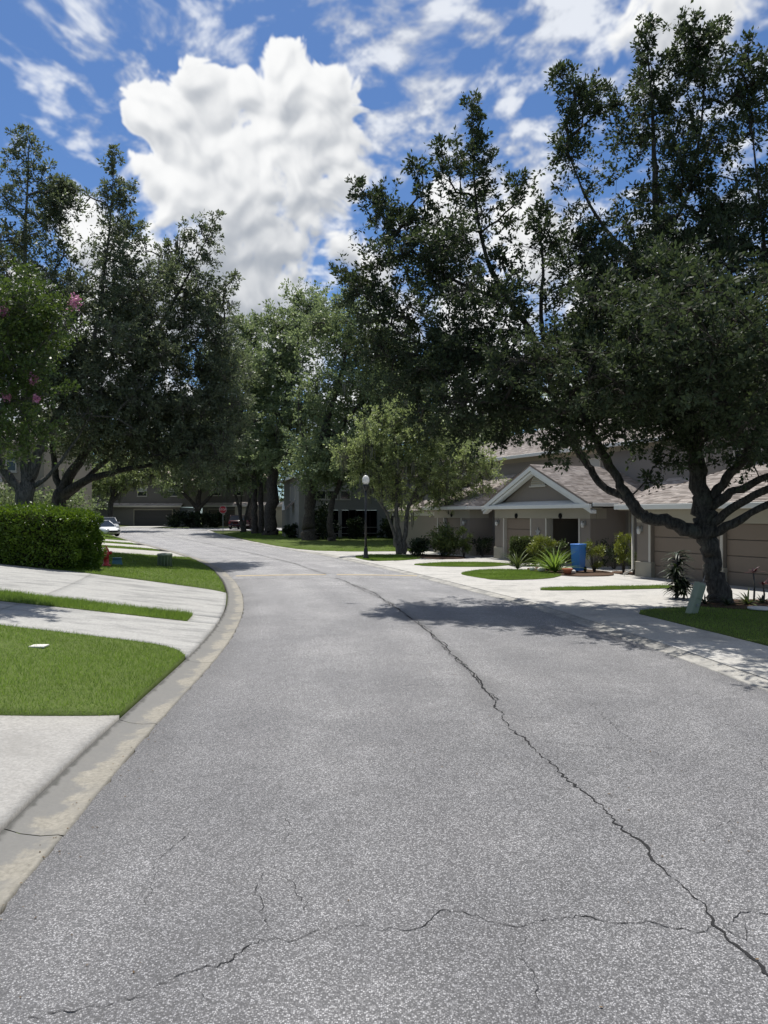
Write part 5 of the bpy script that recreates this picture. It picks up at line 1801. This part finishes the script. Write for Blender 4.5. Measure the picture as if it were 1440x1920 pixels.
tall('tall_oak', 'thick dark trunk oak in front of the grey house corner', 580, 1013, 62, [(578, 960, .95), (585, 900, .85), (600, 830, .6), (630, 740, .4), (655, 640, .2), (650, 560, .04)], .52,
     [lobe(650, 620, 63, 75, 60, 3.6), lobe(690, 720, 63, 85, 85, 4), lobe(620, 760, 62, 75, 75, 4), lobe(590, 850, 61, 62, 45, 3), lobe(660, 850, 61, 60, 42, 3), lobe(710, 810, 62, 62, 55, 3), lobe(600, 620, 64, 50, 50, 3), lobe(640, 575, 63, 40, 26, 2)], 21, K=150, leaf=(0.25, 0.14),
     extra=[((600, 830, 62, .25), (650, 790, 62, .16), (700, 720, 62, .08)), ((590, 860, 62, .22), (560, 800, 61, .12), (560, 740, 61, .05))], moss=40)
tall('slim_oak', 'slim curved trunk oak before the upper windows of grey house', 622, 1010, 60.5, [(617, 975, .95), (622, 940, .85), (640, 900, .7), (645, 850, .4)], .26,
     [lobe(640, 860, 60, 45, 34, 2.4), lobe(600, 880, 60, 42, 24, 2.0), lobe(675, 880, 60, 34, 26, 1.8)], 22, K=40)
tall('tall_oak', 'broad tall oak with thick trunk left of the grey house', 508, 1007, 73, [(508, 960, 1), (512, 900, .9), (520, 820, .7), (545, 720, .45), (560, 640, .2), (580, 570, .04)], .58,
     [lobe(545, 640, 74, 50, 62, 4), lobe(515, 730, 74, 65, 75, 4.5), lobe(560, 800, 73, 75, 62, 4.5), lobe(590, 590, 75, 48, 30, 3), lobe(505, 840, 72, 58, 45, 4), lobe(560, 560, 75, 24, 20, 2), lobe(515, 610, 75, 24, 44, 2.5)], 23, K=140, leaf=(0.28, 0.16), sig=.95,
     extra=[((515, 860, 73, .35), (480, 800, 73, .2), (460, 740, 73, .08)), ((520, 820, 73, .3), (570, 780, 73, .2), (610, 760, 73, .08))], moss=120)
tall('twin_trunk_oak', 'pair of straight slender dark trunks between stop sign and thick oak', 478, 1007, 76, [(478, 960, 1), (476, 900, .9), (470, 800, .6), (462, 700, .3), (450, 640, .06)], .28,
     [lobe(462, 760, 76, 50, 75, 4), lobe(432, 690, 77, 40, 44, 3), lobe(478, 690, 77, 30, 36, 2.6), lobe(440, 850, 76, 55, 40, 4), lobe(480, 880, 76, 34, 26, 2.6)], 24, K=100, leaf=(0.28, 0.16), sig=.9, moss=160,
     extra=[((490, 1007, 76, .3), (490, 950, 76, .26), (488, 880, 76, .22), (482, 780, 76, .12), (478, 700, 76, .04))])
tall('mossy_oak', 'moss hung oak with several crooked stems by stop sign', 456, 1002, 80, [(452, 975, 1), (446, 940, .8), (430, 900, .5), (415, 860, .2)], .2,
     [lobe(425, 850, 80, 55, 34, 3.6), lobe(400, 800, 81, 46, 44, 3.4), lobe(445, 895, 80, 40, 22, 2.6), lobe(470, 860, 80, 30, 40, 2.6)], 25, K=80, leaf=(0.26, 0.14), sig=.8, moss=320, moss_len=(1.2, 4.0),
     extra=[((456, 1002, 80, .18), (462, 960, 80, .14), (474, 920, 80, .08)), ((455, 1000, 80, .16), (450, 965, 80.5, .12), (455, 910, 80.5, .06))])
tall('spreading_oak', 'dark spreading oak between the two garages at the street end', 368, 990, 99, [(368, 965, 1), (372, 940, .8), (375, 910, .6), (372, 870, .2)], .42,
     [lobe(350, 885, 99, 55, 28, 4.4), lobe(400, 870, 98, 52, 36, 4.4), lobe(370, 840, 100, 70, 34, 5), lobe(320, 905, 98, 30, 16, 2.6), lobe(425, 900, 98, 26, 20, 2.4)], 26, K=110, leaf=(0.29, 0.16), sig=.85, moss=60,
     extra=[((370, 955, 99, .3), (345, 925, 98, .2), (325, 905, 98, .1)), ((371, 955, 99, .3), (400, 925, 98.5, .2), (420, 895, 98, .1))])
tall('small_street_tree', 'light green drooping tree behind the white parked car', 205, 955, 84, [(208, 940, .9), (215, 915, .6), (225, 890, .2)], .3,
     [lobe(195, 905, 84, 30, 24, 2.6), lobe(235, 890, 84, 40, 22, 3.0), lobe(275, 880, 84, 30, 16, 2.2)], 27, K=60, mats=(M_LIGHT, M_BARK), leaf=(0.26, 0.14), sig=.7, moss=160, tint=(0, .6), extra=[((206, 945, 84, .22), (235, 915, 84, .16), (262, 895, 84, .06))])
tall('snag_oak', 'thin tufted treetop standing above the crowns in the gap', 468, 985, 92, [(468, 800, .8), (466, 700, .6), (464, 640, .4), (462, 600, .1)], .32,
     [lobe(446, 608, 92, 16, 12, 1.2), lobe(470, 612, 92, 18, 14, 1.3), lobe(468, 645, 92, 14, 26, 1.2), lobe(462, 700, 92, 20, 30, 1.6)], 28, K=34, leaf=(0.29, 0.16), sig=.6, mats=(M_OAK2, M_BARK))
tall('back_oak', 'grey green oak crown rising behind the pale small tree', 742, 1000, 66, [(742, 900, .9), (738, 800, .6), (735, 700, .3), (735, 640, .05)], .45,
     [lobe(735, 690, 66, 60, 70, 4), lobe(780, 740, 66, 55, 60, 4), lobe(725, 770, 66, 70, 60, 4), lobe(850, 800, 67, 60, 50, 4)], 29, K=110, leaf=(0.26, 0.14), sig=.85)
tall('back_oak', 'dark treetops showing above the long shingle roof', 1060, 1000, 68, [(1060, 880, .9), (1060, 800, .5), (1060, 740, .1)], .45,
     [lobe(1040, 770, 68, 110, 45, 4), lobe(1150, 760, 68, 80, 50, 4), lobe(960, 790, 68, 60, 34, 3.5)], 30, K=80, leaf=(0.29, 0.16), sig=.9)
tall('back_oak', 'treetops over the near roof, seen through the big oak', 1340, 1000, 56, [(1340, 880, .9), (1340, 800, .5), (1340, 700, .1)], .45,
     [lobe(1320, 740, 56, 110, 50, 4), lobe(1420, 760, 56, 80, 60, 4)], 31, K=60, leaf=(0.26, 0.14), sig=.9)
# a belt of more distant oaks closes the view behind the houses
BELT = [(20, 88, 870, 70, 'low distant oak behind the beige house'), (130, 100, 880, 60, 'low distant oak seen under the sweeping limb'), (215, 126, 880, 50, 'distant oak behind the light green drooping tree'), (-40, 78, 800, 90, 'distant oak at the frame edge beyond the beige house'),
        (90, 95, 800, 90, 'distant oak behind the forked pale trunk'), (170, 118, 830, 80, 'distant oak behind the white and silver cars'), (260, 122, 800, 90, 'distant oak over the dark grey garage house'), (330, 128, 780, 90, 'distant oak between the garage house and spreading oak'),
        (440, 122, 790, 80, 'distant oak behind the stop sign garage'), (560, 104, 800, 80, 'distant oak behind the grey house corner'), (660, 98, 810, 70, 'distant oak above the grey house roof'), (800, 92, 800, 80, 'distant oak behind the pale small tree'), (900, 88, 790, 80, 'distant oak behind the end of the townhouse row')]
for k, (px, Y, top, w, lab) in enumerate(BELT):
    tall('distant_oak', lab, px, 985, Y, [(px, 930, .8), (px + 5, 880, .5), (px, top, .1)], .5,
         [lobe(px, (top + 940) / 2, Y, w, (955 - top) / 2, 5), lobe(px + 30, top + 30, Y, w * .5, 34, 4)], 61 + k, K=40, per=9, lpt=18, leaf=(.44, .25), sig=1.15, group='belt of distant oaks behind the houses')


# ------------------------------------------------------------------ hedge and shrubs
def shell_leaves(c, s, n, r, power=5.0, inward=0.12):
    """points + normals on a rounded box"""
    d = unit(r.normal(size=(n * 2, 3)))
    d = d / np.power((np.abs(d) ** power).sum(1), 1 / power)[:, None]
    d = d[d[:, 2] > -0.98][:n]
    nrm = unit(np.sign(d) * np.abs(d) ** (power - 1) / np.array(s))
    lump = 1 + 0.05 * np.sin(d[:, 0] * 9 + 3 * d[:, 2]) * np.sin(d[:, 1] * 8 + 1) + 0.03 * np.sin(d[:, 2] * 13 + d[:, 0] * 6)
    P = np.array(c) + d * np.array(s) * lump[:, None]
    P -= nrm * (r.random((len(P), 1)) ** 1.5) * inward
    sh = r.random(len(P)) < .05
    P[sh] += (nrm[sh] * .5 + np.array([0, 0, .5])) * r.uniform(.02, .16, (sh.sum(), 1)) * inward / .2
    return P, nrm


def clipped(name, lab, cat, base, size, n, leaf, m, seed, rz=0.0, power=5.0, inward=.14):
    root = empty(name, base, rz, lab, cat)
    r = np.random.default_rng(seed)
    sx_, sy_, sz_ = size[0] / 2, size[1] / 2, size[2] / 2
    P, N = shell_leaves((0, 0, sz_), (sx_, sy_, sz_), n, r, power, inward)
    D = unit(N * .8 + r.normal(size=N.shape) * .7 + np.array([0, 0, .25]))
    q = leaf_quads(P, D, leaf[0], leaf[1], r, .3)
    t = .35 * r.random(len(P)) + .65 * np.clip(.5 + .5 * np.sin(P[:, 0] * 7 + 2 * np.sin(P[:, 2] * 5)) * np.sin(P[:, 2] * 8 + P[:, 1] * 5), 0, 1) * r.random(len(P)) ** .5
    mesh_np('leaves', q, np.arange(len(q)).reshape(-1, 4), m, root, {'tint': np.repeat(t, 4)}, False, 'stuff')
    d = []
    nu, nv = 24, 14
    for i_ in range(nv + 1):
        ph = -math.pi / 2 + math.pi * i_ / nv
        for j_ in range(nu):
            th = 2 * math.pi * j_ / nu
            v = np.array([math.cos(ph) * math.cos(th), math.cos(ph) * math.sin(th), math.sin(ph)])
            v = v / (np.abs(v) ** power).sum() ** (1 / power)
            d.append(v * np.array([sx_ - inward * .9, sy_ - inward * .9, sz_ - inward * .9]) + np.array([0, 0, sz_]))
    fa = [(a * nu + k, a * nu + (k + 1) % nu, (a + 1) * nu + (k + 1) % nu, (a + 1) * nu + k) for a in range(nv) for k in range(nu)]
    mesh_np('branch_core', d, np.array(fa), simple('twig_core', (.018, .02, .01), 1, .05, .4, 14, .8, 30), root, None, True)
    return root


hzb = Z(-12.2, 25.2)
clipped('hedge', 'big clipped green hedge with rounded corners beside the streaked driveway', 'hedge', (-12.55, 25.25, hzb - .35), (5.6, 2.1, 2.28), 54000, (.085, .05), M_HEDGE, 80, R(-14), 6.0, .2)


def bushy(name, lab, cat, base, rx, rz_, n, leaf, m, seed, stems=6, core=True, up_=.4, group=None, droop=0.0):
    root = empty(name, base, 0, lab, cat, group)
    r = np.random.default_rng(seed)
    mb = MB()
    K = max(14, n // 160)
    v = unit(r.normal(size=(K, 3))) * r.random((K, 1)) ** .45
    C = v * np.array([rx, rx, rz_ * .55]) + np.array([0, 0, rz_ * .62])
    for k in range(K):
        e = C[k]
        mb.tube([(e[0] * .1, e[1] * .1, 0), (e[0] * .45, e[1] * .45, e[2] * .55), tuple(e)], [.016, .011, .004], 4)
    mb.build('stems', M_BARK2, root, 'stuff')
    i_ = r.integers(0, K, n)
    P = C[i_] + r.normal(size=(n, 3)) * np.array([1, 1, .8]) * rx * .2
    P[:, 2] = np.maximum(P[:, 2], .04)
    D = unit(r.normal(size=(n, 3)) + unit(P - np.array([0, 0, rz_ * .4])) * .8 + np.array([0, 0, up_ - droop]))
    q = leaf_quads(P, D, leaf[0], leaf[1], r, .4)
    t = .5 * r.random(n) + .5 * r.random(K)[i_]
    mesh_np('leaves', q, np.arange(len(q)).reshape(-1, 4), m, root, {'tint': np.repeat(t, 4)}, False, 'stuff')
    return root


def spiky(name, lab, cat, base, n, L, w, m, seed, up_=.7, trunk=0.0, group=None, droop=.5, along=0.0):
    """rosette of arching strap leaves, each a leaf of its own"""
    root = empty(name, base, 0, lab, cat, group)
    r = np.random.default_rng(seed)
    if trunk:
        MB().tube([(0, 0, -.02), (.02, 0, trunk * .5), (0, .02, trunk)], [.03, .025, .02], 6).build('stem', M_BARK2, root)
    for k in range(n):
        a = r.uniform(0, 6.283)
        el = math.asin(min(.97, max(.05, r.normal(up_, .2))))
        ln = L * r.uniform(.65, 1.15)
        dx, dy = math.cos(a), math.sin(a)
        co = []
        S = 4
        t0 = trunk * (1 - along * r.random())
        px_, pz_ = 0.0, t0
        e = el
        pts = [(0, t0)]
        for s_ in range(S):
            px_ += math.cos(e) * ln / S
            pz_ += math.sin(e) * ln / S
            pts.append((px_, pz_))
            e -= droop * r.uniform(.5, 1.1) / S * 2
        ws = [w * .5, w, w * .85, w * .5, w * .04]
        for (q, z), ww in zip(pts, ws):
            co += [(dx * q - dy * ww / 2, dy * q + dx * ww / 2, z + ww * .2), (dx * q, dy * q, z), (dx * q + dy * ww / 2, dy * q - dx * ww / 2, z + ww * .2)]
        fa = []
        for s_ in range(S):
            o_ = s_ * 3
            fa += [(o_, o_ + 1, o_ + 4, o_ + 3), (o_ + 1, o_ + 2, o_ + 5, o_ + 4)]
        mesh_np('leaf', co, np.array(fa), m, root, {'tint': np.full(len(co), r.random())}, True)
    return root


def gz(x, y, o=.06): return (x, y, float(rise(y)) + o)


# planting in front of the gabled garage
clipped('boxwood_cube', 'square clipped dark shrub in front of the closed garage door', 'shrub', gz(6.35, 33.6), (1.15, 1.0, 1.25), 9000, (.06, .035), M_SHRUB, 81, R(-20), 9.0, .1)
bushy('golden_shrub', 'yellow green feathery shrub beside the square clipped shrub', 'shrub', gz(6.65, 30.9), .5, 1.25, 3600, (.09, .035), M_YELLOW, 82)
spiky('strap_plant', 'clump of upright strap leaves at the lawn wedge tip', 'plant', gz(5.6, 31.0), 40, 1.1, .06, M_SHRUB, 83, .75)
spiky('fountain_grass', 'arching bright green fountain plant in the red mulch', 'plant', gz(6.75, 29.2), 80, 1.3, .055, M_GRASS, 84, .72)
bushy('nandina', 'loose olive shrub close to the blue bin', 'shrub', gz(7.05, 30.2), .4, 1.05, 1900, (.08, .035), M_SHRUB, 85)
bushy('nandina', 'tall thin shrub with yellow tips against the dark garage opening', 'shrub', gz(8.4, 29.5), .4, 1.15, 1700, (.08, .035), M_YELLOW, 86)
bushy('dark_shrub', 'dark loose shrub under the brown recessed wall', 'shrub', gz(9.7, 31.2), .6, 1.15, 2200, (.085, .04), M_DARKLEAF, 87)
bushy('golden_shrub', 'small tree-like shrub with yellow leaves beside drain pipe', 'shrub', gz(9.35, 28.9), .38, 1.35, 1500, (.09, .04), M_YELLOW, 88)
bushy('grey_shrub', 'twiggy grey shrub leaning by the plinth of the near garage', 'shrub', gz(9.6, 28.4), .3, .8, 700, (.07, .03), M_SHRUB, 89)
bushy('low_shrub', 'dark rounded shrub beside pale tree trunks', 'shrub', gz(3.2, 40.6), .85, 1.3, 4200, (.12, .06), M_SHRUB, 90)
bushy('low_shrub', 'low dark ground shrub at foot of the pale tree', 'shrub', gz(1.9, 40.9), .65, .8, 2600, (.11, .06), M_DARKLEAF, 91)
bushy('topiary_shrub', 'light green leafy shrub before the narrow garage door', 'shrub', gz(4.3, 39.9), .42, 1.45, 2200, (.1, .05), M_SHRUB, 92)
bushy('dark_shrub', 'dark shrub in the recess beside the gabled garage', 'shrub', gz(5.4, 40.6), .5, 1.1, 1800, (.1, .05), M_DARKLEAF, 93)
for k, (x, y, s) in enumerate(((6.25, 29.4, .16), (6.0, 29.9, .13), (7.25, 28.4, .12), (7.05, 28.2, .1))):
    mb = MB()
    bm = bmesh.new()
    bmesh.ops.create_icosphere(bm, subdivisions=2, radius=s)
    rr = random.Random(k)
    for v in bm.verts:
        v.co = v.co * (1 + rr.uniform(-.18, .18))
        v.co.z *= .65
    bm.verts.index_update()
    mb.add([v.co for v in bm.verts], [tuple(v.index for v in f.verts) for f in bm.faces], True)
    bm.free()
    o = mb.build('white_stone', M_STONE)
    o.location = (x, y, .1 + s * .4)
    tag(o, ['largest white stone at the lawn edge of the mulch bed', 'smaller white stone behind the strap leaves', 'white stone beside the terracotta pot', 'small white stone nearest the driveway, by the pot'][k], 'stone', 'white stones in the mulch bed')
pot = empty('flower_pot', gz(6.95, 28.0, .08), 0, 'low terracotta pot at the front of mulch bed', 'pot')
MB().lathe([(.12, 0), (.17, .16), (.2, .17), (.2, .22), (.17, .22), (.15, .17)], n=16).build('pot_body', M_POT, pot)
MB().lathe([(.001, .175), (.15, .175), (.15, .18)], n=16).build('potting_soil', M_MULCH, pot)

# plants round the big oak
for k, (x, y, nL, L, lab) in enumerate(((8.05, 18.55, 22, .4, 'bromeliad rosette just left of the oak trunk base'), (8.5, 18.3, 24, .42, 'bromeliad rosette in front of the oak trunk'), (9.1, 18.5, 26, .5, 'pale tipped bromeliad right of the oak trunk'), (9.55, 18.7, 20, .42, 'bromeliad furthest right of the oak trunk'))):
    spiky('bromeliad', lab, 'plant', gz(x, y, .08), nL, L, .05, M_SHRUB if k == 2 else M_DARKLEAF, 100 + k, .55, group='bromeliads round the oak')
for k, (x, y, h, lab) in enumerate(((8.05, 20.3, 1.25, 'tallest dark spiky plant behind the oak trunk'), (7.95, 20.15, .85, 'mid height dark spiky plant behind the oak trunk'), (8.1, 20.0, .45, 'lowest dark spiky plant half hidden by oak trunk'))):
    spiky('dracaena', lab, 'plant', gz(x, y), 90, .5, .08, M_DARKLEAF, 110 + k, .25, h, droop=.6, along=.8)
for k, (x, y, h, lab) in enumerate(((9.55, 19.1, .75, 'slim red leaved plant on bare stem right of the oak'), (9.75, 19.0, .45, 'shorter red leaved plant beside the slim one'), (10.0, 18.8, .62, 'red leaved plant at the frame edge by the garage door'))):
    spiky('red_cordyline', lab, 'plant', gz(x, y), 15, .3, .05, M_RED, 120 + k, .55, h)
for k, (x, y, rx, h, lab) in enumerate(((-6.2 + 1.0, 63.6, 1.3, 3.0, 'big round dark bush before the screened porch'), (-2.6, 64.6, .8, 1.6, 'dark bush near the porch rail'), (-8.4, 66.4, .6, 1.0, 'small bush at the corner of the grey house'), (0.5, 65.5, .9, 1.5, 'dark bush right of the lamp post by porch'))):
    bushy('porch_bush', lab, 'shrub', gz(x, y), rx, h, 2400, (.2, .11), M_DARKLEAF, 130 + k)
for k, px in enumerate((330, 352, 374, 398)):
    p = at(px, 990, 97)
    bushy('street_end_shrub', ['dark shrub right of the wide garage door', 'dark shrub left of the spreading oak trunk', 'dark shrub below the spreading oak', 'dark shrub beside the brown garage'][k], 'shrub', gz(p[0], 98 + k % 2, .05), 1.3, 1.7, 1400, (.26, .15), M_DARKLEAF, 140 + k)
for k, (x, y) in enumerate(((-20.5, 40), (-23.5, 41), (-19, 44))):
    bushy('understory_shrub', ['dark understory shrub between the two hedge oaks', 'understory shrub left of the forked oak', 'understory shrub behind the low sweeping oak'][k], 'shrub', (x, y, Z(x, y)), 1.6, 3.0, 3800, (.17, .1), M_OAK2, 150 + k)

# ------------------------------------------------------------------ street furniture
lp = empty('street_lamp', gz(-0.95, 38.6), 0, 'black lamp post with white acorn globe at the lawn corner', 'street lamp')
MB().lathe([(.16, 0), (.16, .08), (.12, .12), (.1, .5), (.075, .56), (.065, .62)], n=14).build('lamp_base', M_BLACK, lp)
MB().lathe([(.06, .62), (.055, 2.0), (.048, 3.55)], n=12).build('post', M_BLACK, lp)
MB().lathe([(.05, 3.55), (.1, 3.6), (.12, 3.66), (.16, 3.78), (.17, 3.86), (.12, 3.88)], n=14).build('lamp_collar', M_BLACK, lp)
MB().lathe([(.11, 3.88), (.17, 3.98), (.19, 4.08), (.175, 4.2), (.11, 4.3), (.05, 4.36)], n=18).build('globe', M_GLOBE, lp)
MB().lathe([(.06, 4.36), (.035, 4.42), (.02, 4.48), (.005, 4.5)], n=10).build('finial', M_BLACK, lp)
MB().lathe([(.075, 1.0), (.075, 1.06)], n=12).build('post_band', M_BLACK, lp)

x, y = -8.95, 30.2
uc = empty('utility_cover', (x, y, Z(x, y) + .04), R(12), 'round ribbed green utility cover on the hedge lawn', 'utility box')
MB().lathe([(.275, 0), (.28, .42), (.285, .425), (.29, .43)], n=20).build('cover_body', M_GREENBOX, uc)
MB().lathe([(.3, .43), (.305, .5), (.28, .53), (.1, .55), (.01, .55)], n=20).build('lid', M_GREENBOX2, uc)
for k in range(14):
    a = k * 2 * math.pi / 14
    MB().box(-.012, .012, .265, .292, .03, .41).build('rib', M_GREENBOX, uc).rotation_euler = (0, 0, a)

x, y = 7.06, 17.0
ped = empty('utility_pedestal', (x, y, .04), 0, 'pale green utility pedestal leaning towards the driveway', 'utility box')
ped.rotation_euler = (R(4), R(19), R(25))
MB().bbox(-.11, .11, -.09, .09, -.05, .42, .03).build('pedestal_base', M_GREENBOX2, ped)
MB().bbox(-.12, .12, -.1, .1, .34, .76, .055).build('pedestal_hood', M_GREENBOX2, ped)
MB().box(-.03, .03, -.11, -.088, .2, .26).build('latch', M_STEEL, ped)
MB().tube([(.06, 0, .72), (.06, 0, .95)], .006, 5).build('marker_rod', M_STEEL, ped)
tag(MB().lathe([(.001, 0), (.3, 0), (.3, .035), (.28, .04), (.001, .042)], 0, 0, 18).build('stepping_stone', M_STONE), 'round pale stepping stone at the mulch edge under the oak', 'stone').location = (8.95, 17.55, .085)

x, y = -10.18, 27.1
fh = empty('fire_hydrant', (x, y, Z(x, y) + .04), R(20), 'red fire hydrant half hidden by the hedge end', 'fire hydrant')
MB().lathe([(.16, 0), (.16, .05), (.1, .06), (.095, .42), (.13, .43), (.13, .48), (.11, .5), (.105, .58), (.07, .66), (.03, .7), (.03, .76)], n=16).build('barrel', M_HYDRANT, fh)
MB().lathe([(.06, -.2), (.065, -.14), (.05, -.1), (.05, .1), (.065, .14), (.06, .2)], n=10, axis='x', o=(0, 0, .5)).build('side_nozzle', M_HYDRANT, fh)
MB().lathe([(.08, -.2), (.085, -.13), (.065, -.09), (.065, 0)], n=12, axis='y', o=(0, 0, .42)).build('front_nozzle', M_HYDRANT, fh)
MB().lathe([(.15, .05), (.15, .075)], n=8).build('flange', M_HYDRANT, fh)
x, y = -10.25, 28.4
tb = empty('valve_box', (x, y, Z(x, y) + .05), R(20), 'small teal plastic valve box just behind the hydrant', 'utility box')
MB().prism([(-.2, -.14, 0), (.2, -.14, 0), (.15, -.1, .24), (-.15, -.1, .24)], (0, .26, 0)).build('box_body', M_TEAL, tb)
MB().bbox(-.165, .165, -.155, .135, .24, .27, .01).build('box_lid', M_TEAL, tb)
x, y = -5.32, 11.4
tag(MB().bbox(-.12, .12, -.1, .1, 0, .03, .008).build('meter_cover', M_STONE), 'small white meter cover set into the nearest lawn', 'meter cover').location = (x, y, Z(x, y) + .055)

# blue wheeled bin
bn = empty('recycling_bin', gz(7.72, 29.35), R(-50), 'blue wheeled recycling bin between shrubs at the open garage', 'bin')
mb = MB()
mb.add([(-.24, -.26, .06), (.24, -.26, .06), (.24, .24, .06), (-.24, .24, .06), (-.29, -.33, 1.0), (.29, -.33, 1.0), (.29, .31, 1.0), (-.29, .31, 1.0)],
       [(3, 2, 1, 0), (0, 1, 5, 4), (1, 2, 6, 5), (2, 3, 7, 6), (3, 0, 4, 7), (4, 5, 6, 7)])
mb.build('bin_body', M_BLUE, bn)
bn.scale = (.72, .72, 1.05)
MB().bbox(-.31, .31, -.36, .33, 1.0, 1.07, .025).build('lid', M_BLUE, bn)
MB().tube([(-.22, .38, 1.02), (.22, .38, 1.02)], .016, 8).build('handle', M_BLUE, bn)
for s in (-1, 1):
    MB().lathe([(.1, -.03), (.11, -.02), (.11, .02), (.1, .03)], n=14, axis='x', o=(s * .27, .24, .11)).build('wheel', M_RUBBER, bn)

# stop sign
p = at(418, 966, 84)
ss = empty('stop_sign', (p[0], 84, float(rise(84))), R(6), 'red octagonal stop sign in front of the brown garage', 'sign')
MB().box(-.03, .03, 0, .05, -.1, 2.9).build('post', M_STEEL, ss)
oc = [(.42 * math.cos(R(22.5 + 45 * k)), -.02, 2.45 + .42 * math.sin(R(22.5 + 45 * k))) for k in range(8)]
sp_ = MB().prism([(q[0] * 1.06, -.015, 2.45 + (q[2] - 2.45) * 1.06) for q in oc], (0, .012, 0)).build('sign_border', M_WHITE, ss)
MB().prism(oc, (0, .004, 0)).build('sign_face', M_SIGN, ss)
fc = bpy.data.curves.new('lettering', 'FONT')
fc.body = 'STOP'
fc.size = .32
fc.align_x = 'CENTER'
fc.align_y = 'CENTER'
fc.extrude = .002
ft = bpy.data.objects.new('tmp_text', fc)
COL.objects.link(ft)
bpy.context.view_layer.update()
me = bpy.data.meshes.new_from_object(ft.evaluated_get(bpy.context.evaluated_depsgraph_get()))
bpy.data.objects.remove(ft)
me.materials.clear()
me.materials.append(M_WHITE)
lt = bpy.data.objects.new('lettering', me)
link(lt, ss)
lt.location = (0, -.028, 2.45)
lt.rotation_euler = (R(90), 0, 0)


# ------------------------------------------------------------------ parked cars
def make_car(name, lab, loc, rz, paint, suv=False):
    root = empty(name, loc, rz, lab, 'car')
    # stations along x (front at +x): x, half width, z sill, z shoulder, crown
    S = [(-2.2, .70, .42, .82), (-2.12, .80, .3, .92), (-1.6, .88, .22, .98), (-.6, .9, .2, .96), (.5, .9, .2, .95), (1.2, .88, .22, .9), (1.8, .84, .26, .8), (2.1, .74, .32, .68), (2.2, .6, .42, .58)]
    if suv:
        S = [(a, w_, z0 + .08, z1 + .16) for a, w_, z0, z1 in S]
    vs, fs = [], []
    ring = 10
    for (x, w_, z0, z1) in S:
        h = z1 - z0
        prof = [(-.86, 0), (-1, .18), (-1.0, .6), (-.93, .92), (-.7, 1.0), (.7, 1.0), (.93, .92), (1, .6), (1, .18), (.86, 0)]
        for (a, c_) in prof:
            vs.append((x, a * w_, z0 + c_ * h))
    for i_ in range(len(S) - 1):
        for k in range(ring):
            fs.append((i_ * ring + k, i_ * ring + (k + 1) % ring, (i_ + 1) * ring + (k + 1) % ring, (i_ + 1) * ring + k))
    fs += [tuple(range(ring)), tuple((len(S) - 1) * ring + k for k in range(ring))[::-1]]
    MB().add(vs, fs, True).build('body', paint, root)
    z1 = .92 + (.16 if suv else 0)
    zr = 1.43 + (.25 if suv else 0)
    xb = -2.0 if suv else -1.75
    gl = [(xb, .76, z1), (1.25, .78, z1 - .02), (.45, .62, zr), (xb + (.25 if suv else .75), .62, zr)]
    g = [(x, s * w_, z) for s in (-1, 1) for x, w_, z in gl]
    MB().add(g, [(0, 1, 2, 3), (7, 6, 5, 4), (1, 5, 6, 2), (0, 3, 7, 4), (3, 2, 6, 7)]).build('windows', M_GLASS, root)
    x2, x3 = gl[2][0] + .04, gl[3][0] - .04
    MB().bbox(x3, x2, -.63, .63, zr - .015, zr + .04, .02).build('car_roof', paint, root)
    for s in (-1, 1):
        for (a, c_) in ((gl[1], gl[2]), (gl[0], gl[3])):
            MB().tube([(a[0], s * (a[1] + .005), a[2]), (c_[0], s * (c_[1] + .012), c_[2])], .035, 6).build('pillar', paint, root)
        MB().tube([(-.25, s * .785, z1), (-.2, s * .635, zr)], .03, 6).build('pillar', paint, root)
        MB().bbox(.72, .92, s * .98 - .08, s * .98 + .08, z1 + .02, z1 + .15, .03).build('mirror', paint, root)
        MB().bbox(2.0, 2.17, s * .55 - .14, s * .55 + .14, .58 + (.12 if suv else 0), .7 + (.12 if suv else 0), .02).build('headlight', M_GLOBE, root)
        MB().bbox(-2.2, -2.1, s * .6 - .13, s * .6 + .13, .7, .86, .02).build('tail_light', M_SIGN, root)
        for x in (-1.35, 1.35):
            wv = MB().lathe([(.2, -.1), (.31, -.1), (.33, -.07), (.33, .07), (.31, .1), (.2, .1)], n=20, axis='y', o=(x, s * .84, .33)).build('wheel', M_RUBBER, root)
            MB().lathe([(.03, -.112), (.19, -.104), (.2, -.1), (.2, .1), (.19, .104), (.03, .112)], n=14, axis='y', o=(x, s * .84, .33)).build('rim', M_STEEL, wv)
    MB().box(2.12, 2.215, -.4, .4, .45, .56).build('grille', M_BLACK, root)
    return root


x, y = -25.9, 67.5
make_car('parked_car', 'white car parked beyond the hedge, nose towards the street', (x, y, Z(x, y) + .03), R(-38), M_CARW, False)
x, y = -28.4, 76
make_car('parked_car', 'silver car behind the white parked car', (x, y, Z(x, y) + .03), R(-60), M_CARS, True)
p = at(452, 992, 91)
make_car('parked_car', 'dark red car parked behind the mossy stems by the brown garage', (p[0], 91, float(rise(91)) + .01), R(80), M_CARD, True)
